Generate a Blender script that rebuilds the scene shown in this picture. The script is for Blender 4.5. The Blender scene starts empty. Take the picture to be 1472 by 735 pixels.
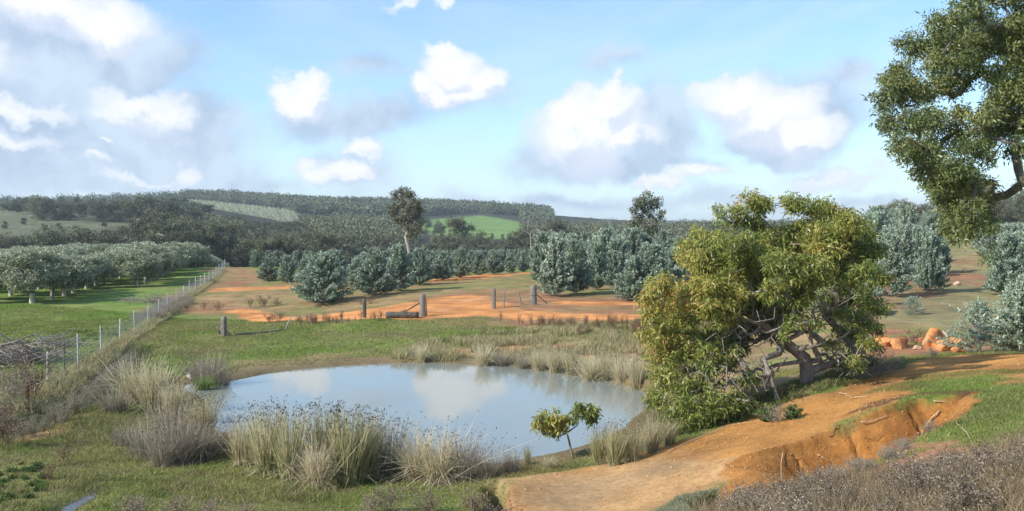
import bpy, math, random
import numpy as np
from mathutils import Vector

random.seed(7)
RNG = np.random.default_rng(11)
SC = bpy.context.scene
COL = SC.collection
R = math.radians

# ------------------------------------------------------------------ camera
FPX, W0, H0 = 1400.0, 1472.0, 735.0
CAMZ = 6.0
PITCH = math.atan((H0 / 2 - 335.0) / FPX)
cam = bpy.data.cameras.new('camera')
cam.sensor_width = 36.0
cam.lens = 36.0 * FPX / W0
cam.clip_start = 0.1
cam.clip_end = 20000
camo = bpy.data.objects.new('camera', cam)
camo.location = (0, 0, CAMZ)
camo.rotation_euler = (R(90) - PITCH, 0, 0)
COL.objects.link(camo)
SC.camera = camo
cp, sp = math.cos(PITCH), math.sin(PITCH)

def at(u, v, Y):
    """the point of the place that lies Y metres ahead and shows at u, v of the photograph"""
    a = (u - W0 / 2) / FPX
    b = (H0 / 2 - v) / FPX
    t = Y / (cp + b * sp)
    return np.array([a * t, Y, CAMZ + t * (b * cp - sp)])

# ------------------------------------------------------------------ noise
def _hash(ix, iy, iz, seed):
    h = (ix * 374761393 + iy * 668265263 + iz * 2147483647 + seed * 1274126177) & 0xFFFFFFFF
    h = ((h ^ (h >> 13)) * 1274126177) & 0xFFFFFFFF
    h = h ^ (h >> 16)
    return (h & 0xFFFFFF) / float(0xFFFFFF)

def vnoise(x, y, seed=0):
    x = np.asarray(x, float); y = np.asarray(y, float)
    xi = np.floor(x).astype(np.int64); yi = np.floor(y).astype(np.int64)
    fx = x - xi; fy = y - yi
    fx = fx * fx * (3 - 2 * fx); fy = fy * fy * (3 - 2 * fy)
    a = _hash(xi, yi, 0, seed); b = _hash(xi + 1, yi, 0, seed)
    c = _hash(xi, yi + 1, 0, seed); d = _hash(xi + 1, yi + 1, 0, seed)
    return (a + (b - a) * fx) * (1 - fy) + (c + (d - c) * fx) * fy

def fbm(x, y, scale, octaves=4, seed=0):
    s = 0.0; amp = 0.5; tot = 0
    x = np.asarray(x) / scale; y = np.asarray(y) / scale
    for o in range(octaves):
        s = s + amp * vnoise(x + 17.3 * o, y - 9.1 * o, seed + o)
        tot += amp; amp *= 0.5; x = x * 2.03; y = y * 2.03
    return s / tot          # 0..1

def sstep(a, b, x):
    t = np.clip((x - a) / (b - a), 0, 1)
    return t * t * (3 - 2 * t)

# ------------------------------------------------------------------ terrain heights
CP = []
def cpix(lst):
    for u, v, Y in lst:
        CP.append(at(u, v, Y))
def cuz(lst):
    for u, Y, z in lst:
        CP.append(np.array([(u - 736) / 1400 * Y, Y, z]))
for p in [(0, -12, 4.6), (-25, -12, 3.5), (25, -12, 5.5), (0, 0, 4.35), (-12, 0, 3.6), (12, 0, 4.9), (0, 9, 2.5),
          (-6, 9, 1.9), (-18, 8, 1.6), (-40, 8, 1), (-10, 14, .8), (-25, 18, .5), (0, 14.5, 1.15), (8, 9.5, 3.9), (15, 14, 4.0),
          (30, 14, 4.6), (20, 24, 3.2), (35, 30, 3.2), (-45, 40, .3), (-70, 70, .2), (60, 60, 3.4), (4.7, 9, 3.35), (3.6, 12, 2.5)]:
    CP.append(np.array(p, float))
cpix([(0, 735, 20), (200, 735, 20), (400, 735, 19.8), (600, 735, 19.5), (730, 735, 19.0), (0, 650, 26), (150, 620, 29), (350, 690, 23.3),
      (550, 700, 22.6), (640, 690, 23), (0, 600, 31), (100, 560, 36.5), (200, 530, 42), (250, 560, 37), (0, 520, 44), (100, 500, 50),
      (0, 480, 57), (100, 470, 61.5), (0, 450, 72), (150, 450, 72), (200, 430, 85), (0, 440, 78), (250, 410, 105), (300, 395, 125),
      (325, 385, 140), (100, 425, 92), (210, 480, 57.5), (300, 450, 72), (300, 440, 77), (360, 385, 140), (400, 410, 104), (450, 440, 74),
      (330, 480, 56), (430, 462, 62), (525, 457, 58.5), (608, 455, 58), (700, 445, 61), (770, 438, 64), (900, 460, 54), (930, 440, 62),
      (600, 512, 47), (600, 490, 50), (600, 470, 54), (450, 500, 49.5), (450, 480, 55), (750, 505, 47.5), (750, 480, 52), (880, 520, 44),
      (880, 490, 48.5), (500, 425, 80), (620, 405, 95), (700, 393, 115), (790, 390, 120), (780, 425, 73), (560, 395, 110), (900, 400, 95),
      (0, 345, 330), (0, 318, 420), (150, 318, 430), (100, 297, 560), (250, 294, 620), (400, 330, 500), (260, 288, 800), (430, 325, 620),
      (430, 302, 850), (350, 296, 850), (350, 288, 1050), (250, 287, 1050), (420, 293, 1080), (100, 291, 800), (100, 294, 1050), (-100, 296, 900), (0, 292, 620), (450, 297, 1000), (600, 301, 1000), (740, 310, 950), (750, 322, 850), (650, 318, 800), (620, 341, 520),
      (700, 341, 560), (500, 337, 500), (450, 345, 400), (850, 335, 700), (850, 327, 1500), (950, 325, 2600), (1050, 327, 2600),
      (950, 340, 500), (1100, 340, 500), (-300, 292, 600), (1300, 440, 55), (1400, 440, 55), (1300, 490, 40), (1400, 490, 40),
      (1472, 505, 34), (1400, 400, 75), (1380, 370, 95), (1250, 400, 75), (1430, 328, 170), (1472, 318, 220), (1300, 331, 200),
      (1150, 345, 200), (1700, 318, 220), (1700, 400, 75), (1160, 552, 28), (1100, 592, 25.5), (1000, 618, 24.8), (900, 655, 23.5),
      (760, 680, 22.5), (1300, 542, 27.5), (1472, 508, 31), (1250, 508, 38), (1180, 600, 23.5), (1130, 640, 20.8), (1060, 650, 20.5),
      (1250, 590, 21.8), (1340, 565, 23), (1400, 570, 21.5), (1472, 560, 21.5), (1472, 640, 15), (1140, 705, 16.8), (1290, 640, 17.3),
      (1060, 718, 17), (900, 700, 20.3), (900, 735, 18.3), (1200, 735, 12.5), (1060, 735, 15)])
cuz([(330, 200, -3), (600, 200, -2), (900, 190, 0), (-300, 200, -3), (0, 190, -2), (150, 190, -1.5), (0, 240, -4), (300, 260, -5),
     (600, 280, -5), (800, 300, -4), (1000, 250, -1), (1250, 400, 6), (600, 600 * .0 + 31.7, .1), (500, 30, .1), (750, 35, .1),
     (-400, 2600, 45), (200, 2600, 35), (600, 2600, 30), (1400, 2600, 24), (1900, 2600, 40), (-800, 6500, 30), (200, 6500, 20), (1000, 6500, 15),
     (2000, 6500, 20), (200, 1500, 30), (600, 1500, 28), (1200, 1200, 12), (1500, 600, 14), (1900, 600, 20), (-900, 300, 5), (-900, 800, 30)])
CP = np.array(CP)
def _ctrl(x, y):
    q = np.maximum(np.asarray(y, float) + 30, 4.0)
    return np.asarray(x, float) / q * 1.2, np.log(q)
_ca, _cw = _ctrl(CP[:, 0], CP[:, 1])
def _tps(r2):
    return 0.5 * r2 * np.log(r2 + 1e-12)
_n = len(CP)
_K = _tps((_ca[:, None] - _ca[None]) ** 2 + (_cw[:, None] - _cw[None]) ** 2)
_A = np.zeros((_n + 3, _n + 3)); _A[:_n, :_n] = _K + np.eye(_n) * 2e-4
_A[:_n, _n] = 1; _A[:_n, _n + 1] = _ca; _A[:_n, _n + 2] = _cw; _A[_n:, :_n] = _A[:_n, _n:].T
_q = np.exp(_cw)                                  # heights solved relative to distance so far hills keep their shape
_sol = np.linalg.solve(_A, np.concatenate([(CP[:, 2]) / _q, [0, 0, 0]]))
def H0f(x, y):
    x = np.asarray(x, float); y = np.asarray(y, float)
    sh = np.broadcast(x, y).shape
    a, w = _ctrl(x, y); a = np.broadcast_to(a, sh).ravel(); w = np.broadcast_to(w, sh).ravel()
    out = np.empty(a.shape)
    for i in range(0, len(a), 60000):
        aa = a[i:i + 60000]; ww = w[i:i + 60000]
        r2 = (aa[:, None] - _ca) ** 2 + (ww[:, None] - _cw) ** 2
        out[i:i + 60000] = (_tps(r2) @ _sol[:_n] + _sol[_n] + _sol[_n + 1] * aa + _sol[_n + 2] * ww) * np.exp(ww)
    return out.reshape(sh)

def cast(u, v, f, y0=8.0, y1=4000.0, n=900):
    Y = np.geomspace(y0, y1, n)
    a = (u - W0 / 2) / FPX; b = (H0 / 2 - v) / FPX
    t = Y / (cp + b * sp); x = a * t; z = CAMZ + t * (b * cp - sp)
    d = z - f(x, Y)
    k = np.argmax(d < 0)
    if not (d < 0).any(): k = n - 1
    if k == 0: return np.array([x[0], Y[0]])
    s = d[k - 1] / (d[k - 1] - d[k] + 1e-9)
    return np.array([x[k - 1] + (x[k] - x[k - 1]) * s, Y[k - 1] + (Y[k] - Y[k - 1]) * s])

def polysd(x, y, P):
    """signed distance to polygon P (positive inside)"""
    x = np.asarray(x, float); y = np.asarray(y, float)
    best = np.full(x.shape, 1e18); ins = np.zeros(x.shape, bool)
    n = len(P)
    for i in range(n):
        ax, ay = P[i]; bx, by = P[(i + 1) % n]
        dx, dy = bx - ax, by - ay
        t = np.clip(((x - ax) * dx + (y - ay) * dy) / (dx * dx + dy * dy + 1e-12), 0, 1)
        d = (x - ax - t * dx) ** 2 + (y - ay - t * dy) ** 2
        best = np.minimum(best, d)
        c = ((ay > y) != (by > y)) & (x < (bx - ax) * (y - ay) / (by - ay + 1e-12) + ax)
        ins ^= c
    d = np.sqrt(best)
    return np.where(ins, d, -d)

def linedist(x, y, P):
    best = np.full(np.shape(x), 1e18)
    for i in range(len(P) - 1):
        ax, ay = P[i]; bx, by = P[i + 1]
        dx, dy = bx - ax, by - ay
        t = np.clip(((x - ax) * dx + (y - ay) * dy) / (dx * dx + dy * dy), 0, 1)
        best = np.minimum(best, (x - ax - t * dx) ** 2 + (y - ay - t * dy) ** 2)
    return np.sqrt(best)

def wl(u, v, z=0.0):
    """pixel on the level plane z"""
    b = (H0 / 2 - v) / FPX; a = (u - W0 / 2) / FPX
    t = (CAMZ - z) / (sp - b * cp)
    return (a * t, t * (cp + b * sp))
def smoothloop(P, n=4):
    P = np.array(P, float)
    for _ in range(n):
        Q = np.roll(P, -1, 0)
        P = np.stack([P * .75 + Q * .25, P * .25 + Q * .75], 1).reshape(-1, 2)
        if len(P) > 90: break
    return P
POND = smoothloop([wl(*p) for p in [(290, 605), (300, 575), (255, 560), (262, 552), (320, 549), (400, 533), (480, 526), (600, 521), (700, 524), (800, 534),
                                    (890, 550), (950, 566), (950, 590), (930, 620), (890, 650), (830, 666), (760, 676), (700, 678), (640, 668),
                                    (560, 655), (450, 645), (380, 640), (320, 628)]], 3)
G_FAR = [cast(u, v, H0f) for u, v in [(1045, 668), (1120, 643), (1190, 618), (1255, 592), (1320, 573), (1398, 562)]]
G_NEAR = [cast(u, v, H0f) for u, v in [(1408, 580), (1350, 622), (1292, 650), (1232, 676), (1150, 716), (1040, 735)]]
GULLY = np.array(G_FAR + G_NEAR)
RIM = np.array(G_FAR)
S1 = np.array([cast(u, v, H0f) for u, v in [(690, 698), (722, 690), (735, 705), (742, 738), (742, 790), (700, 790), (690, 735)]])
S2 = np.array([cast(u, v, H0f) for u, v in [(985, 722), (1030, 702), (1060, 700), (1075, 712), (1062, 745), (1000, 750)]])
DITCH = [tuple(wl(u, v, .1)) for u, v in [(-60, 640), (20, 612), (75, 588), (120, 556), (160, 528), (200, 500)]]
PUD = smoothloop([wl(u, v, .25) for u, v in [(60, 760), (70, 740), (95, 715), (140, 698), (148, 704), (110, 722), (95, 740), (100, 760)]], 2)

PREF = float(H0f(np.array([PUD.mean(0)[0]]), np.array([PUD.mean(0)[1]]))[0])
def H(x, y):
    x = np.asarray(x, float); y = np.asarray(y, float)
    z = H0f(x, y)
    d = np.maximum(y, 5)
    n1 = fbm(x, y, 9, 3, 3) - .5; n2 = fbm(x, y, 1.7, 4, 5) - .5
    z = z + n1 * .30 * sstep(10, 60, d) + n2 * .16
    far = sstep(150, 500, d)
    z = z + far * (fbm(x, y, 120, 3, 21) - .5) * 3 * sstep(250, 900, d)
    near = y < 70
    # pond
    sd = np.full(x.shape, -99.0)
    sd[near] = polysd(x[near], y[near], POND)
    sd = sd + (fbm(x, y, 2.2, 3, 9) - .5) * .9
    bank = .02 + .05 * sstep(0, .5, -sd) + np.minimum(-sd, 1.2) * .10 - np.maximum(-sd - 1.2, 0) * .16
    zz = np.where(sd > 0, -.04 - .5 * sstep(0, 2.5, sd), np.maximum(z, bank))
    z = np.where(sd > -6, np.where(sd > 0, zz, np.maximum(z, bank) * 1.0), z)
    # ochre gully with a steep far face
    g = near & (y < 27)
    xg, yg = x[g], y[g]
    s = polysd(xg, yg, GULLY)
    rimd = linedist(xg, yg, RIM)
    rill = (fbm(xg, yg, 1.6, 4, 31) - .5) * .22
    isfar = rimd < (s + .05) * 1.02 + .05
    s2 = s + rill * .8
    along = linedist(xg, yg, [RIM[0], RIM[0] + .001])
    for a_, w_ in ((1.75, .035), (3.4, .04), (5.3, .045)):
        s2 = s2 + .13 * np.exp(-((along + (fbm(xg, yg, .5, 2, 32) - .5) * .3 - a_) / w_) ** 2) * (s > -.45)
    al = np.clip((xg - RIM[0, 0]) / (RIM[-1, 0] - RIM[0, 0]), 0, 1)
    D = (.25 + 1.1 * sstep(0, .45, al)) * (1 - .55 * sstep(.85, 1.0, al))
    prof = np.where(isfar, .15 * sstep(-.5, .15, s2) + .70 * sstep(-.05, .75, s2) + .15 * sstep(.5, 1.5, s2), sstep(0, 1.7, s2))
    z[g] = z[g] - D * prof + sstep(-.6, 0, s) * (s < 0) * isfar * .05
    s = polysd(xg, yg, S1) + rill * .4
    z[g] -= .55 * sstep(0, .25, s)
    s = polysd(xg, yg, S2) + rill * .3
    z[g] -= .35 * sstep(0, .2, s)
    # wet ditch below the fence
    m = (y < 60) & (x < -8) & (y > 18)
    dd = linedist(x[m], y[m], DITCH)
    z[m] = z[m] - .30 * np.exp(-(dd / .8) ** 2) + .10 * np.exp(-((dd - 2.0) / .9) ** 2)
    m = (y < 30) & (x < -5) & (y > 12)
    s = polysd(x[m], y[m], PUD) + (fbm(x[m], y[m], .7, 3, 41) - .5) * .5
    w = sstep(-.7, .15, s); z[m] = z[m] * (1 - w) + (PREF - .15 + .16 * (1 - w)) * w + .10 * np.exp(-((s + .75) / .45) ** 2)
    return z

def ground(u, v):
    p = cast(u, v, lambda a, b: H(a, b))
    return np.array([p[0], p[1], float(H(np.array([p[0]]), np.array([p[1]]))[0])])
def hz(x, y):
    return float(H(np.array([float(x)]), np.array([float(y)]))[0])

# ------------------------------------------------------------------ ground colours (linear albedo)
C_GRASS = (.15, .185, .046); C_BRIGHT = (.15, .22, .045); C_DRY = (.27, .23, .11); C_ORANGE = (.56, .245, .085)
C_RED = (.30, .15, .08); C_OCHRE = (.43, .21, .062); C_TAN = (.42, .255, .115); C_MUD = (.13, .095, .06); C_DK = (.045, .06, .022)
C_BROWNG = (.29, .20, .095); C_FOREST = (.05, .055, .035); C_PADDOCK = (.16, .25, .065); C_GREYG = (.235, .205, .10)
def pl(px):
    return np.array([cast(u, v, H0f) for u, v in px])
ZONES = [  # polygon on the ground, colour, soft edge (m), edge wobble (m), wobble scale
    (pl([(-200, 500), (-200, 430), (100, 400), (320, 381), (330, 384), (262, 440), (200, 492), (100, 540)]), C_BRIGHT, 1.5, 2, 6),
    (pl([(-100, 470), (60, 462), (230, 462), (200, 480), (60, 482), (-100, 490)]), C_GRASS, 2, 3, 5),
    (pl([(-100, 545), (60, 527), (150, 508), (215, 480), (232, 462), (222, 480), (130, 545), (60, 590), (-60, 620)]), C_DRY, .8, 1.5, 3),
    (pl([(195, 452), (300, 420), (352, 384), (300, 386), (262, 420)]), C_RED, 2, 3, 5),
    (pl([(255, 452), (275, 425), (325, 386), (366, 386), (430, 404), (640, 400), (790, 388), (960, 388), (960, 440), (930, 462), (610, 460), (430, 464), (330, 458)]), C_BROWNG, 2, 3, 6),
    (pl([(315, 410), (345, 384), (366, 386), (368, 396), (345, 410)]), C_RED, 1.5, 3, 5),
    (pl([(262, 448), (330, 432), (345, 446), (300, 455)]), C_RED, 1, 3, 4),
    (pl([(590, 432), (700, 415), (930, 430), (935, 470), (740, 462), (600, 445)]), C_RED, 1.5, 3, 5),
    (pl([(320, 447), (360, 445), (440, 456), (560, 441), (620, 428), (680, 426), (705, 431), (745, 443), (860, 449), (935, 452), (935, 459), (740, 457), (620, 457.5), (520, 459), (420, 464), (370, 461)]), C_ORANGE, .7, 1.6, 3),
    (pl([(300, 413), (425, 408.5), (425, 415), (300, 419)]), C_ORANGE, .8, 2, 4),
    (pl([(600, 404), (690, 395), (780, 389.5), (780, 393), (700, 400), (620, 407)]), C_ORANGE, .6, 2, 4),
    (pl([(790, 432), (935, 432), (935, 436), (800, 436)]), C_ORANGE, .6, 1.5, 4),
    (pl([(330, 545), (450, 528), (600, 522), (700, 520), (930, 545), (935, 500), (800, 478), (650, 488), (470, 508), (330, 520)]), C_DRY, 1.0, 2, 3),
    (pl([(640, 505), (740, 488), (935, 500), (935, 545), (760, 525), (660, 515)]), C_RED, .8, 1.5, 2.5),
    (pl([(938, 455), (1240, 440), (1250, 520), (1190, 545), (1150, 562), (1000, 600), (938, 600)]), C_BROWNG, 1.5, 2, 4),
    (pl([(1230, 450), (1472, 470), (1700, 480), (1700, 512), (1472, 504), (1230, 520)]), C_RED, 1, 2, 3),
    (pl([(1220, 450), (1230, 380), (1330, 370), (1700, 372), (1700, 470), (1240, 466)]), C_GREYG, 2, 3, 5),
    (pl([(1360, 400), (1365, 362), (1420, 362), (1400, 410)]), C_RED, 2, 3, 5),
    (pl([(1235, 440), (1240, 330), (1360, 330), (1365, 420), (1300, 440)]), C_RED, 2, 4, 6),
    (pl([(1330, 392), (1700, 395), (1700, 322), (1390, 324)]), C_DRY, 5, 5, 12),
    (pl([(720, 740), (722, 702), (745, 684), (860, 668), (960, 640), (1060, 606), (1150, 575), (1250, 540), (1330, 516), (1472, 506), (1560, 500),
         (1600, 520), (1472, 530), (1340, 545), (1250, 590), (1150, 650), (1075, 700), (1060, 800), (720, 800)]), C_OCHRE, .35, .9, 1.8),
    (pl([(720, 740), (722, 702), (745, 684), (860, 668), (960, 655), (1080, 668), (1040, 720), (1000, 800), (720, 800)]), C_TAN, 1.2, 1.2, 1.6),
    (pl([(1420, 526), (1480, 515), (1520, 540), (1440, 550)]), C_OCHRE, .5, .8, 1.5),
    (pl([(1240, 680), (1300, 640), (1390, 630), (1480, 660), (1480, 700), (1300, 720)]), C_RED, .5, .8, 1.0),
    (pl([(0, 640), (60, 618), (85, 612), (75, 628), (-20, 655)]), C_TAN, .5, .8, 1.5),
]
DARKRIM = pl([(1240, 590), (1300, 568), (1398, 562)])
LINES = [ (DITCH, C_DK, 1.6), ]
PADDOCK = pl([(605, 335), (600, 316), (690, 311), (752, 321), (748, 342), (700, 345)])
PAD2 = pl([(458, 324), (480, 316), (484, 326), (470, 332)])
ORCH = pl([(256, 287), (330, 291), (418, 303), (432, 325), (395, 316), (300, 300)])
HILLG = pl([(-200, 345), (-200, 300), (20, 292), (110, 296), (130, 320), (210, 322), (200, 345)])

def ground_colour(x, y):
    n = len(x)
    n1 = fbm(x, y, 3.0, 4, 51)[:, None]; n2 = fbm(x, y, .8, 3, 61)[:, None]; n3 = fbm(x, y, 14, 3, 71)[:, None]
    A = np.array
    c = A(C_GRASS) * (1 - sstep(.42, .62, n1)) + (A(C_GRASS) * .6 + A(C_DRY) * .4) * sstep(.42, .62, n1)
    c = c * (1 - .6 * sstep(.5, .62, n3)) + A(C_BRIGHT) * .6 * sstep(.5, .62, n3)
    c = c * (1 - .5 * sstep(.56, .7, n2)) + A(C_MUD) * .5 * sstep(.56, .7, n2)
    c = np.array(c)
    dist = np.hypot(x, y)
    f = sstep(170, 240, dist)[:, None]
    c = c * (1 - f) + A(C_FOREST) * f
    for P, colr, soft, wob, wsc in ZONES:
        lo = P.min(0) - soft - wob; hi = P.max(0) + soft + wob
        m = (x > lo[0]) & (x < hi[0]) & (y > lo[1]) & (y < hi[1])
        if not m.any(): continue
        xx, yy = x[m], y[m]
        s = polysd(xx, yy, P) + (fbm(xx, yy, wsc, 4, 81) - .5) * 2 * wob
        w = sstep(-soft * .5, soft * .5, s)
        if colr in (C_RED, C_BROWNG, C_DRY):
            w = w * (.35 + .65 * sstep(.38, .55, fbm(xx, yy, wsc * .5, 4, 91)))
        if colr is C_BRIGHT:
            k = sstep(.5, .65, fbm(xx, yy, 7, 3, 95))[:, None]
            cc = A(C_BRIGHT) * (1 - k * .5) + A((.2, .2, .07)) * k * .5
        elif colr in (C_ORANGE, C_OCHRE, C_TAN):
            k = fbm(xx, yy, 1.1, 5, 97)[:, None]
            k2 = fbm(xx, yy, 4.1, 3, 98)[:, None]
            cc = A(colr) * (.62 + .76 * k) * (1 - .22 * sstep(.5, .7, k2)) + A((.02, .03, .03)) * sstep(.55, .75, k2)
        else:
            cc = A(colr) * (.75 + .5 * fbm(xx, yy, .9, 3, 99)[:, None])
        c[m] = c[m] * (1 - w[:, None]) + cc * w[:, None]
    # green strips that run along the ochre track
    for px, wd in (([(1180, 556), (1240, 536), (1300, 520), (1360, 512)], .8), ([(1290, 560), (1350, 540), (1430, 535), (1472, 534)], .7),
                   ([(1400, 600), (1440, 570), (1480, 560)], 1.3), ([(745, 684), (820, 670), (880, 660), (950, 640), (1060, 602)], .35),
                   ([(940, 742), (990, 715), (1030, 704)], .5)):
        P = pl(px)
        d = linedist(x, y, P) + (fbm(x, y, .8, 4, 33) - .5) * wd * 1.6
        w = (1 - sstep(wd * .5, wd * 1.1, d))[:, None] * .75
        c = c * (1 - w) + (A((.135, .165, .05)) * (.55 + .6 * n2)) * w
    # steep dark root mat at the gully head
    near_ = (y < 27)
    if near_.any():
        xx, yy = x[near_], y[near_]
        s = polysd(xx, yy, GULLY) + (fbm(xx, yy, .6, 4, 36) - .5) * .35
        rd = linedist(xx, yy, RIM)
        w = (sstep(-.12, .05, s) * (1 - sstep(2.6, 3.4, rd)))[:, None]
        k = fbm(xx, yy, .7, 5, 97)[:, None]
        c[near_] = c[near_] * (1 - w) + A((.35, .16, .045)) * (.5 + .9 * k) * w
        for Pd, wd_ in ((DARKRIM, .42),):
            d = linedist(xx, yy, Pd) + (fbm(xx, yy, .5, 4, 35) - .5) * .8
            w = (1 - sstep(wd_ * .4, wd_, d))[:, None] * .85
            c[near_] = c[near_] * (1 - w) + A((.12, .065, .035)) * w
    for P, colr, wd in LINES:
        d = linedist(x, y, P) + (fbm(x, y, 1.5, 3, 37) - .5) * wd
        w = (1 - sstep(wd * .4, wd, d))[:, None] * .8
        c = c * (1 - w) + A(colr) * w
    # pond margin mud
    m = (y < 60) & (np.abs(x) < 30)
    s = polysd(x[m], y[m], POND) + (fbm(x[m], y[m], 1.2, 3, 39) - .5) * 1.2
    w = sstep(-1.5, -.2, s)[:, None]
    c[m] = c[m] * (1 - w * .8) + A((.17, .12, .07)) * w * .8
    # hills
    far = dist > 260
    if far.any():
        xx, yy = x[far], y[far]
        for P, colr, sf in ((HILLG, (.135, .145, .08), 12), (PADDOCK, C_PADDOCK, 8), (PAD2, C_PADDOCK, 6), (ORCH, (.30, .31, .20), 5)):
            s = polysd(xx, yy, P) + (fbm(xx, yy, 30, 3, 43) - .5) * 14
            w = sstep(-sf, sf, s)[:, None]
            cc = A(colr) * (.8 + .4 * fbm(xx, yy, 45, 4, 45)[:, None])
            c[far] = c[far] * (1 - w) + cc * w
    c = c * (.82 + .36 * n2)
    return np.clip(c, .004, .85)

# ------------------------------------------------------------------ mesh helpers
def new_mesh(name, V, Q=None, T=None, tint=None, col=None, smooth=False, mats=()):
    """V (n,3); Q (m,4) quads; T (k,3) triangles"""
    me = bpy.data.meshes.new(name)
    V = np.asarray(V, np.float32)
    nq = 0 if Q is None else len(Q); nt = 0 if T is None else len(T)
    parts = []
    if nq: parts.append(np.asarray(Q, np.int32).ravel())
    if nt: parts.append(np.asarray(T, np.int32).ravel())
    idx = np.concatenate(parts)
    me.vertices.add(len(V)); me.vertices.foreach_set('co', V.ravel())
    me.loops.add(len(idx)); me.loops.foreach_set('vertex_index', idx)
    starts = np.concatenate([np.arange(nq) * 4, nq * 4 + np.arange(nt) * 3]).astype(np.int32)
    me.polygons.add(nq + nt); me.polygons.foreach_set('loop_start', starts)
    if smooth: me.polygons.foreach_set('use_smooth', np.ones(nq + nt, bool))
    if tint is not None:
        a = me.attributes.new('tint', 'FLOAT', 'POINT'); a.data.foreach_set('value', np.asarray(tint, np.float32))
    if col is not None:
        a = me.attributes.new('gcol', 'FLOAT_COLOR', 'POINT')
        cc = np.ones((len(V), 4), np.float32); cc[:, :3] = col
        a.data.foreach_set('color', cc.ravel())
    for m in mats: me.materials.append(m)
    me.update(calc_edges=True); me.validate(clean_customdata=False)
    return me

class Geo:
    def __init__(self): self.V = []; self.Q = []; self.t = []; self.n = 0; self.c = []
    def add(self, V, Q, tint=.5, col=None):
        V = np.asarray(V, float).reshape(-1, 3)
        self.Q.append(np.asarray(Q, np.int64).reshape(-1, 4) + self.n)
        self.V.append(V); self.n += len(V)
        self.t.append(np.broadcast_to(np.asarray(tint, float), (len(V),)))
        if col is not None: self.c.append(col)
    def mesh(self, name, mat, smooth=False):
        return new_mesh(name, np.concatenate(self.V), np.concatenate(self.Q), None, np.concatenate(self.t),
                        np.concatenate(self.c) if self.c else None, smooth, (mat,))

def unit(v): return v / (np.linalg.norm(v, axis=-1, keepdims=True) + 1e-9)
def rnd_dir(rng, n):
    return unit(rng.normal(size=(n, 3)))

def add_leaves(g, P, D, L, Wd, tint, rng, face=None):
    """kite-shaped leaves: base P, direction D, length L, width Wd"""
    n = len(P)
    S = unit(np.cross(D, rnd_dir(rng, n) if face is None else face))
    L = np.broadcast_to(L, (n,))[:, None]; Wd = np.broadcast_to(Wd, (n,))[:, None]
    V = np.stack([P, P + D * L * .42 + S * Wd * .5, P + D * L, P + D * L * .42 - S * Wd * .5], 1)
    g.add(V, np.arange(4 * n).reshape(n, 4), np.repeat(np.broadcast_to(tint, (n,)), 4))

def add_ribbons(g, pts, wid, side, tint):
    """pts (n,k,3) centre lines, wid (n,k), side (n,3)"""
    n, k, _ = pts.shape
    A = pts + side[:, None] * wid[..., None] * .5
    B = pts - side[:, None] * wid[..., None] * .5
    V = np.stack([A, B], 2).reshape(n * k * 2, 3)
    base = (np.arange(n) * 2 * k)[:, None] + (np.arange(k - 1) * 2)[None]
    Q = np.stack([base, base + 1, base + 3, base + 2], -1).reshape(-1, 4)
    tt = np.asarray(tint, float)
    tt = np.repeat(tt, 2 * k) if tt.ndim == 1 else np.repeat(tt.reshape(-1), 2)
    g.add(V, Q, tt)

def add_tube(g, pts, rad, k=6, tint=.5, cap=False):
    pts = np.asarray(pts, float); rad = np.asarray(rad, float); n = len(pts)
    T = unit(np.gradient(pts, axis=0))
    up = np.array([0, 0, 1.]) if abs(T[0, 2]) < .9 else np.array([1., 0, 0])
    a = unit(np.cross(T, np.tile(up, (n, 1)))); b = np.cross(T, a)
    th = np.arange(k) / k * 2 * math.pi
    ring = pts[:, None] + (a[:, None] * np.cos(th)[None, :, None] + b[:, None] * np.sin(th)[None, :, None]) * rad[:, None, None]
    V = ring.reshape(-1, 3)
    i = np.arange(n - 1)[:, None] * k; j = np.arange(k)[None]; j2 = (j + 1) % k
    Q = np.stack([i + j, i + j2, i + k + j2, i + k + j], -1).reshape(-1, 4)
    if cap:
        V = np.concatenate([V, pts[:1], pts[-1:]]); m = n * k
        jj = np.arange(0, k, 2)
        c0 = np.stack([np.full(len(jj), m), (jj + 2) % k, (jj + 1) % k, jj], -1)
        c1 = np.stack([np.full(len(jj), m + 1), (n - 1) * k + jj, (n - 1) * k + (jj + 1) % k, (n - 1) * k + (jj + 2) % k], -1)
        Q = np.concatenate([Q, c0, c1])
    g.add(V, Q, tint)

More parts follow.
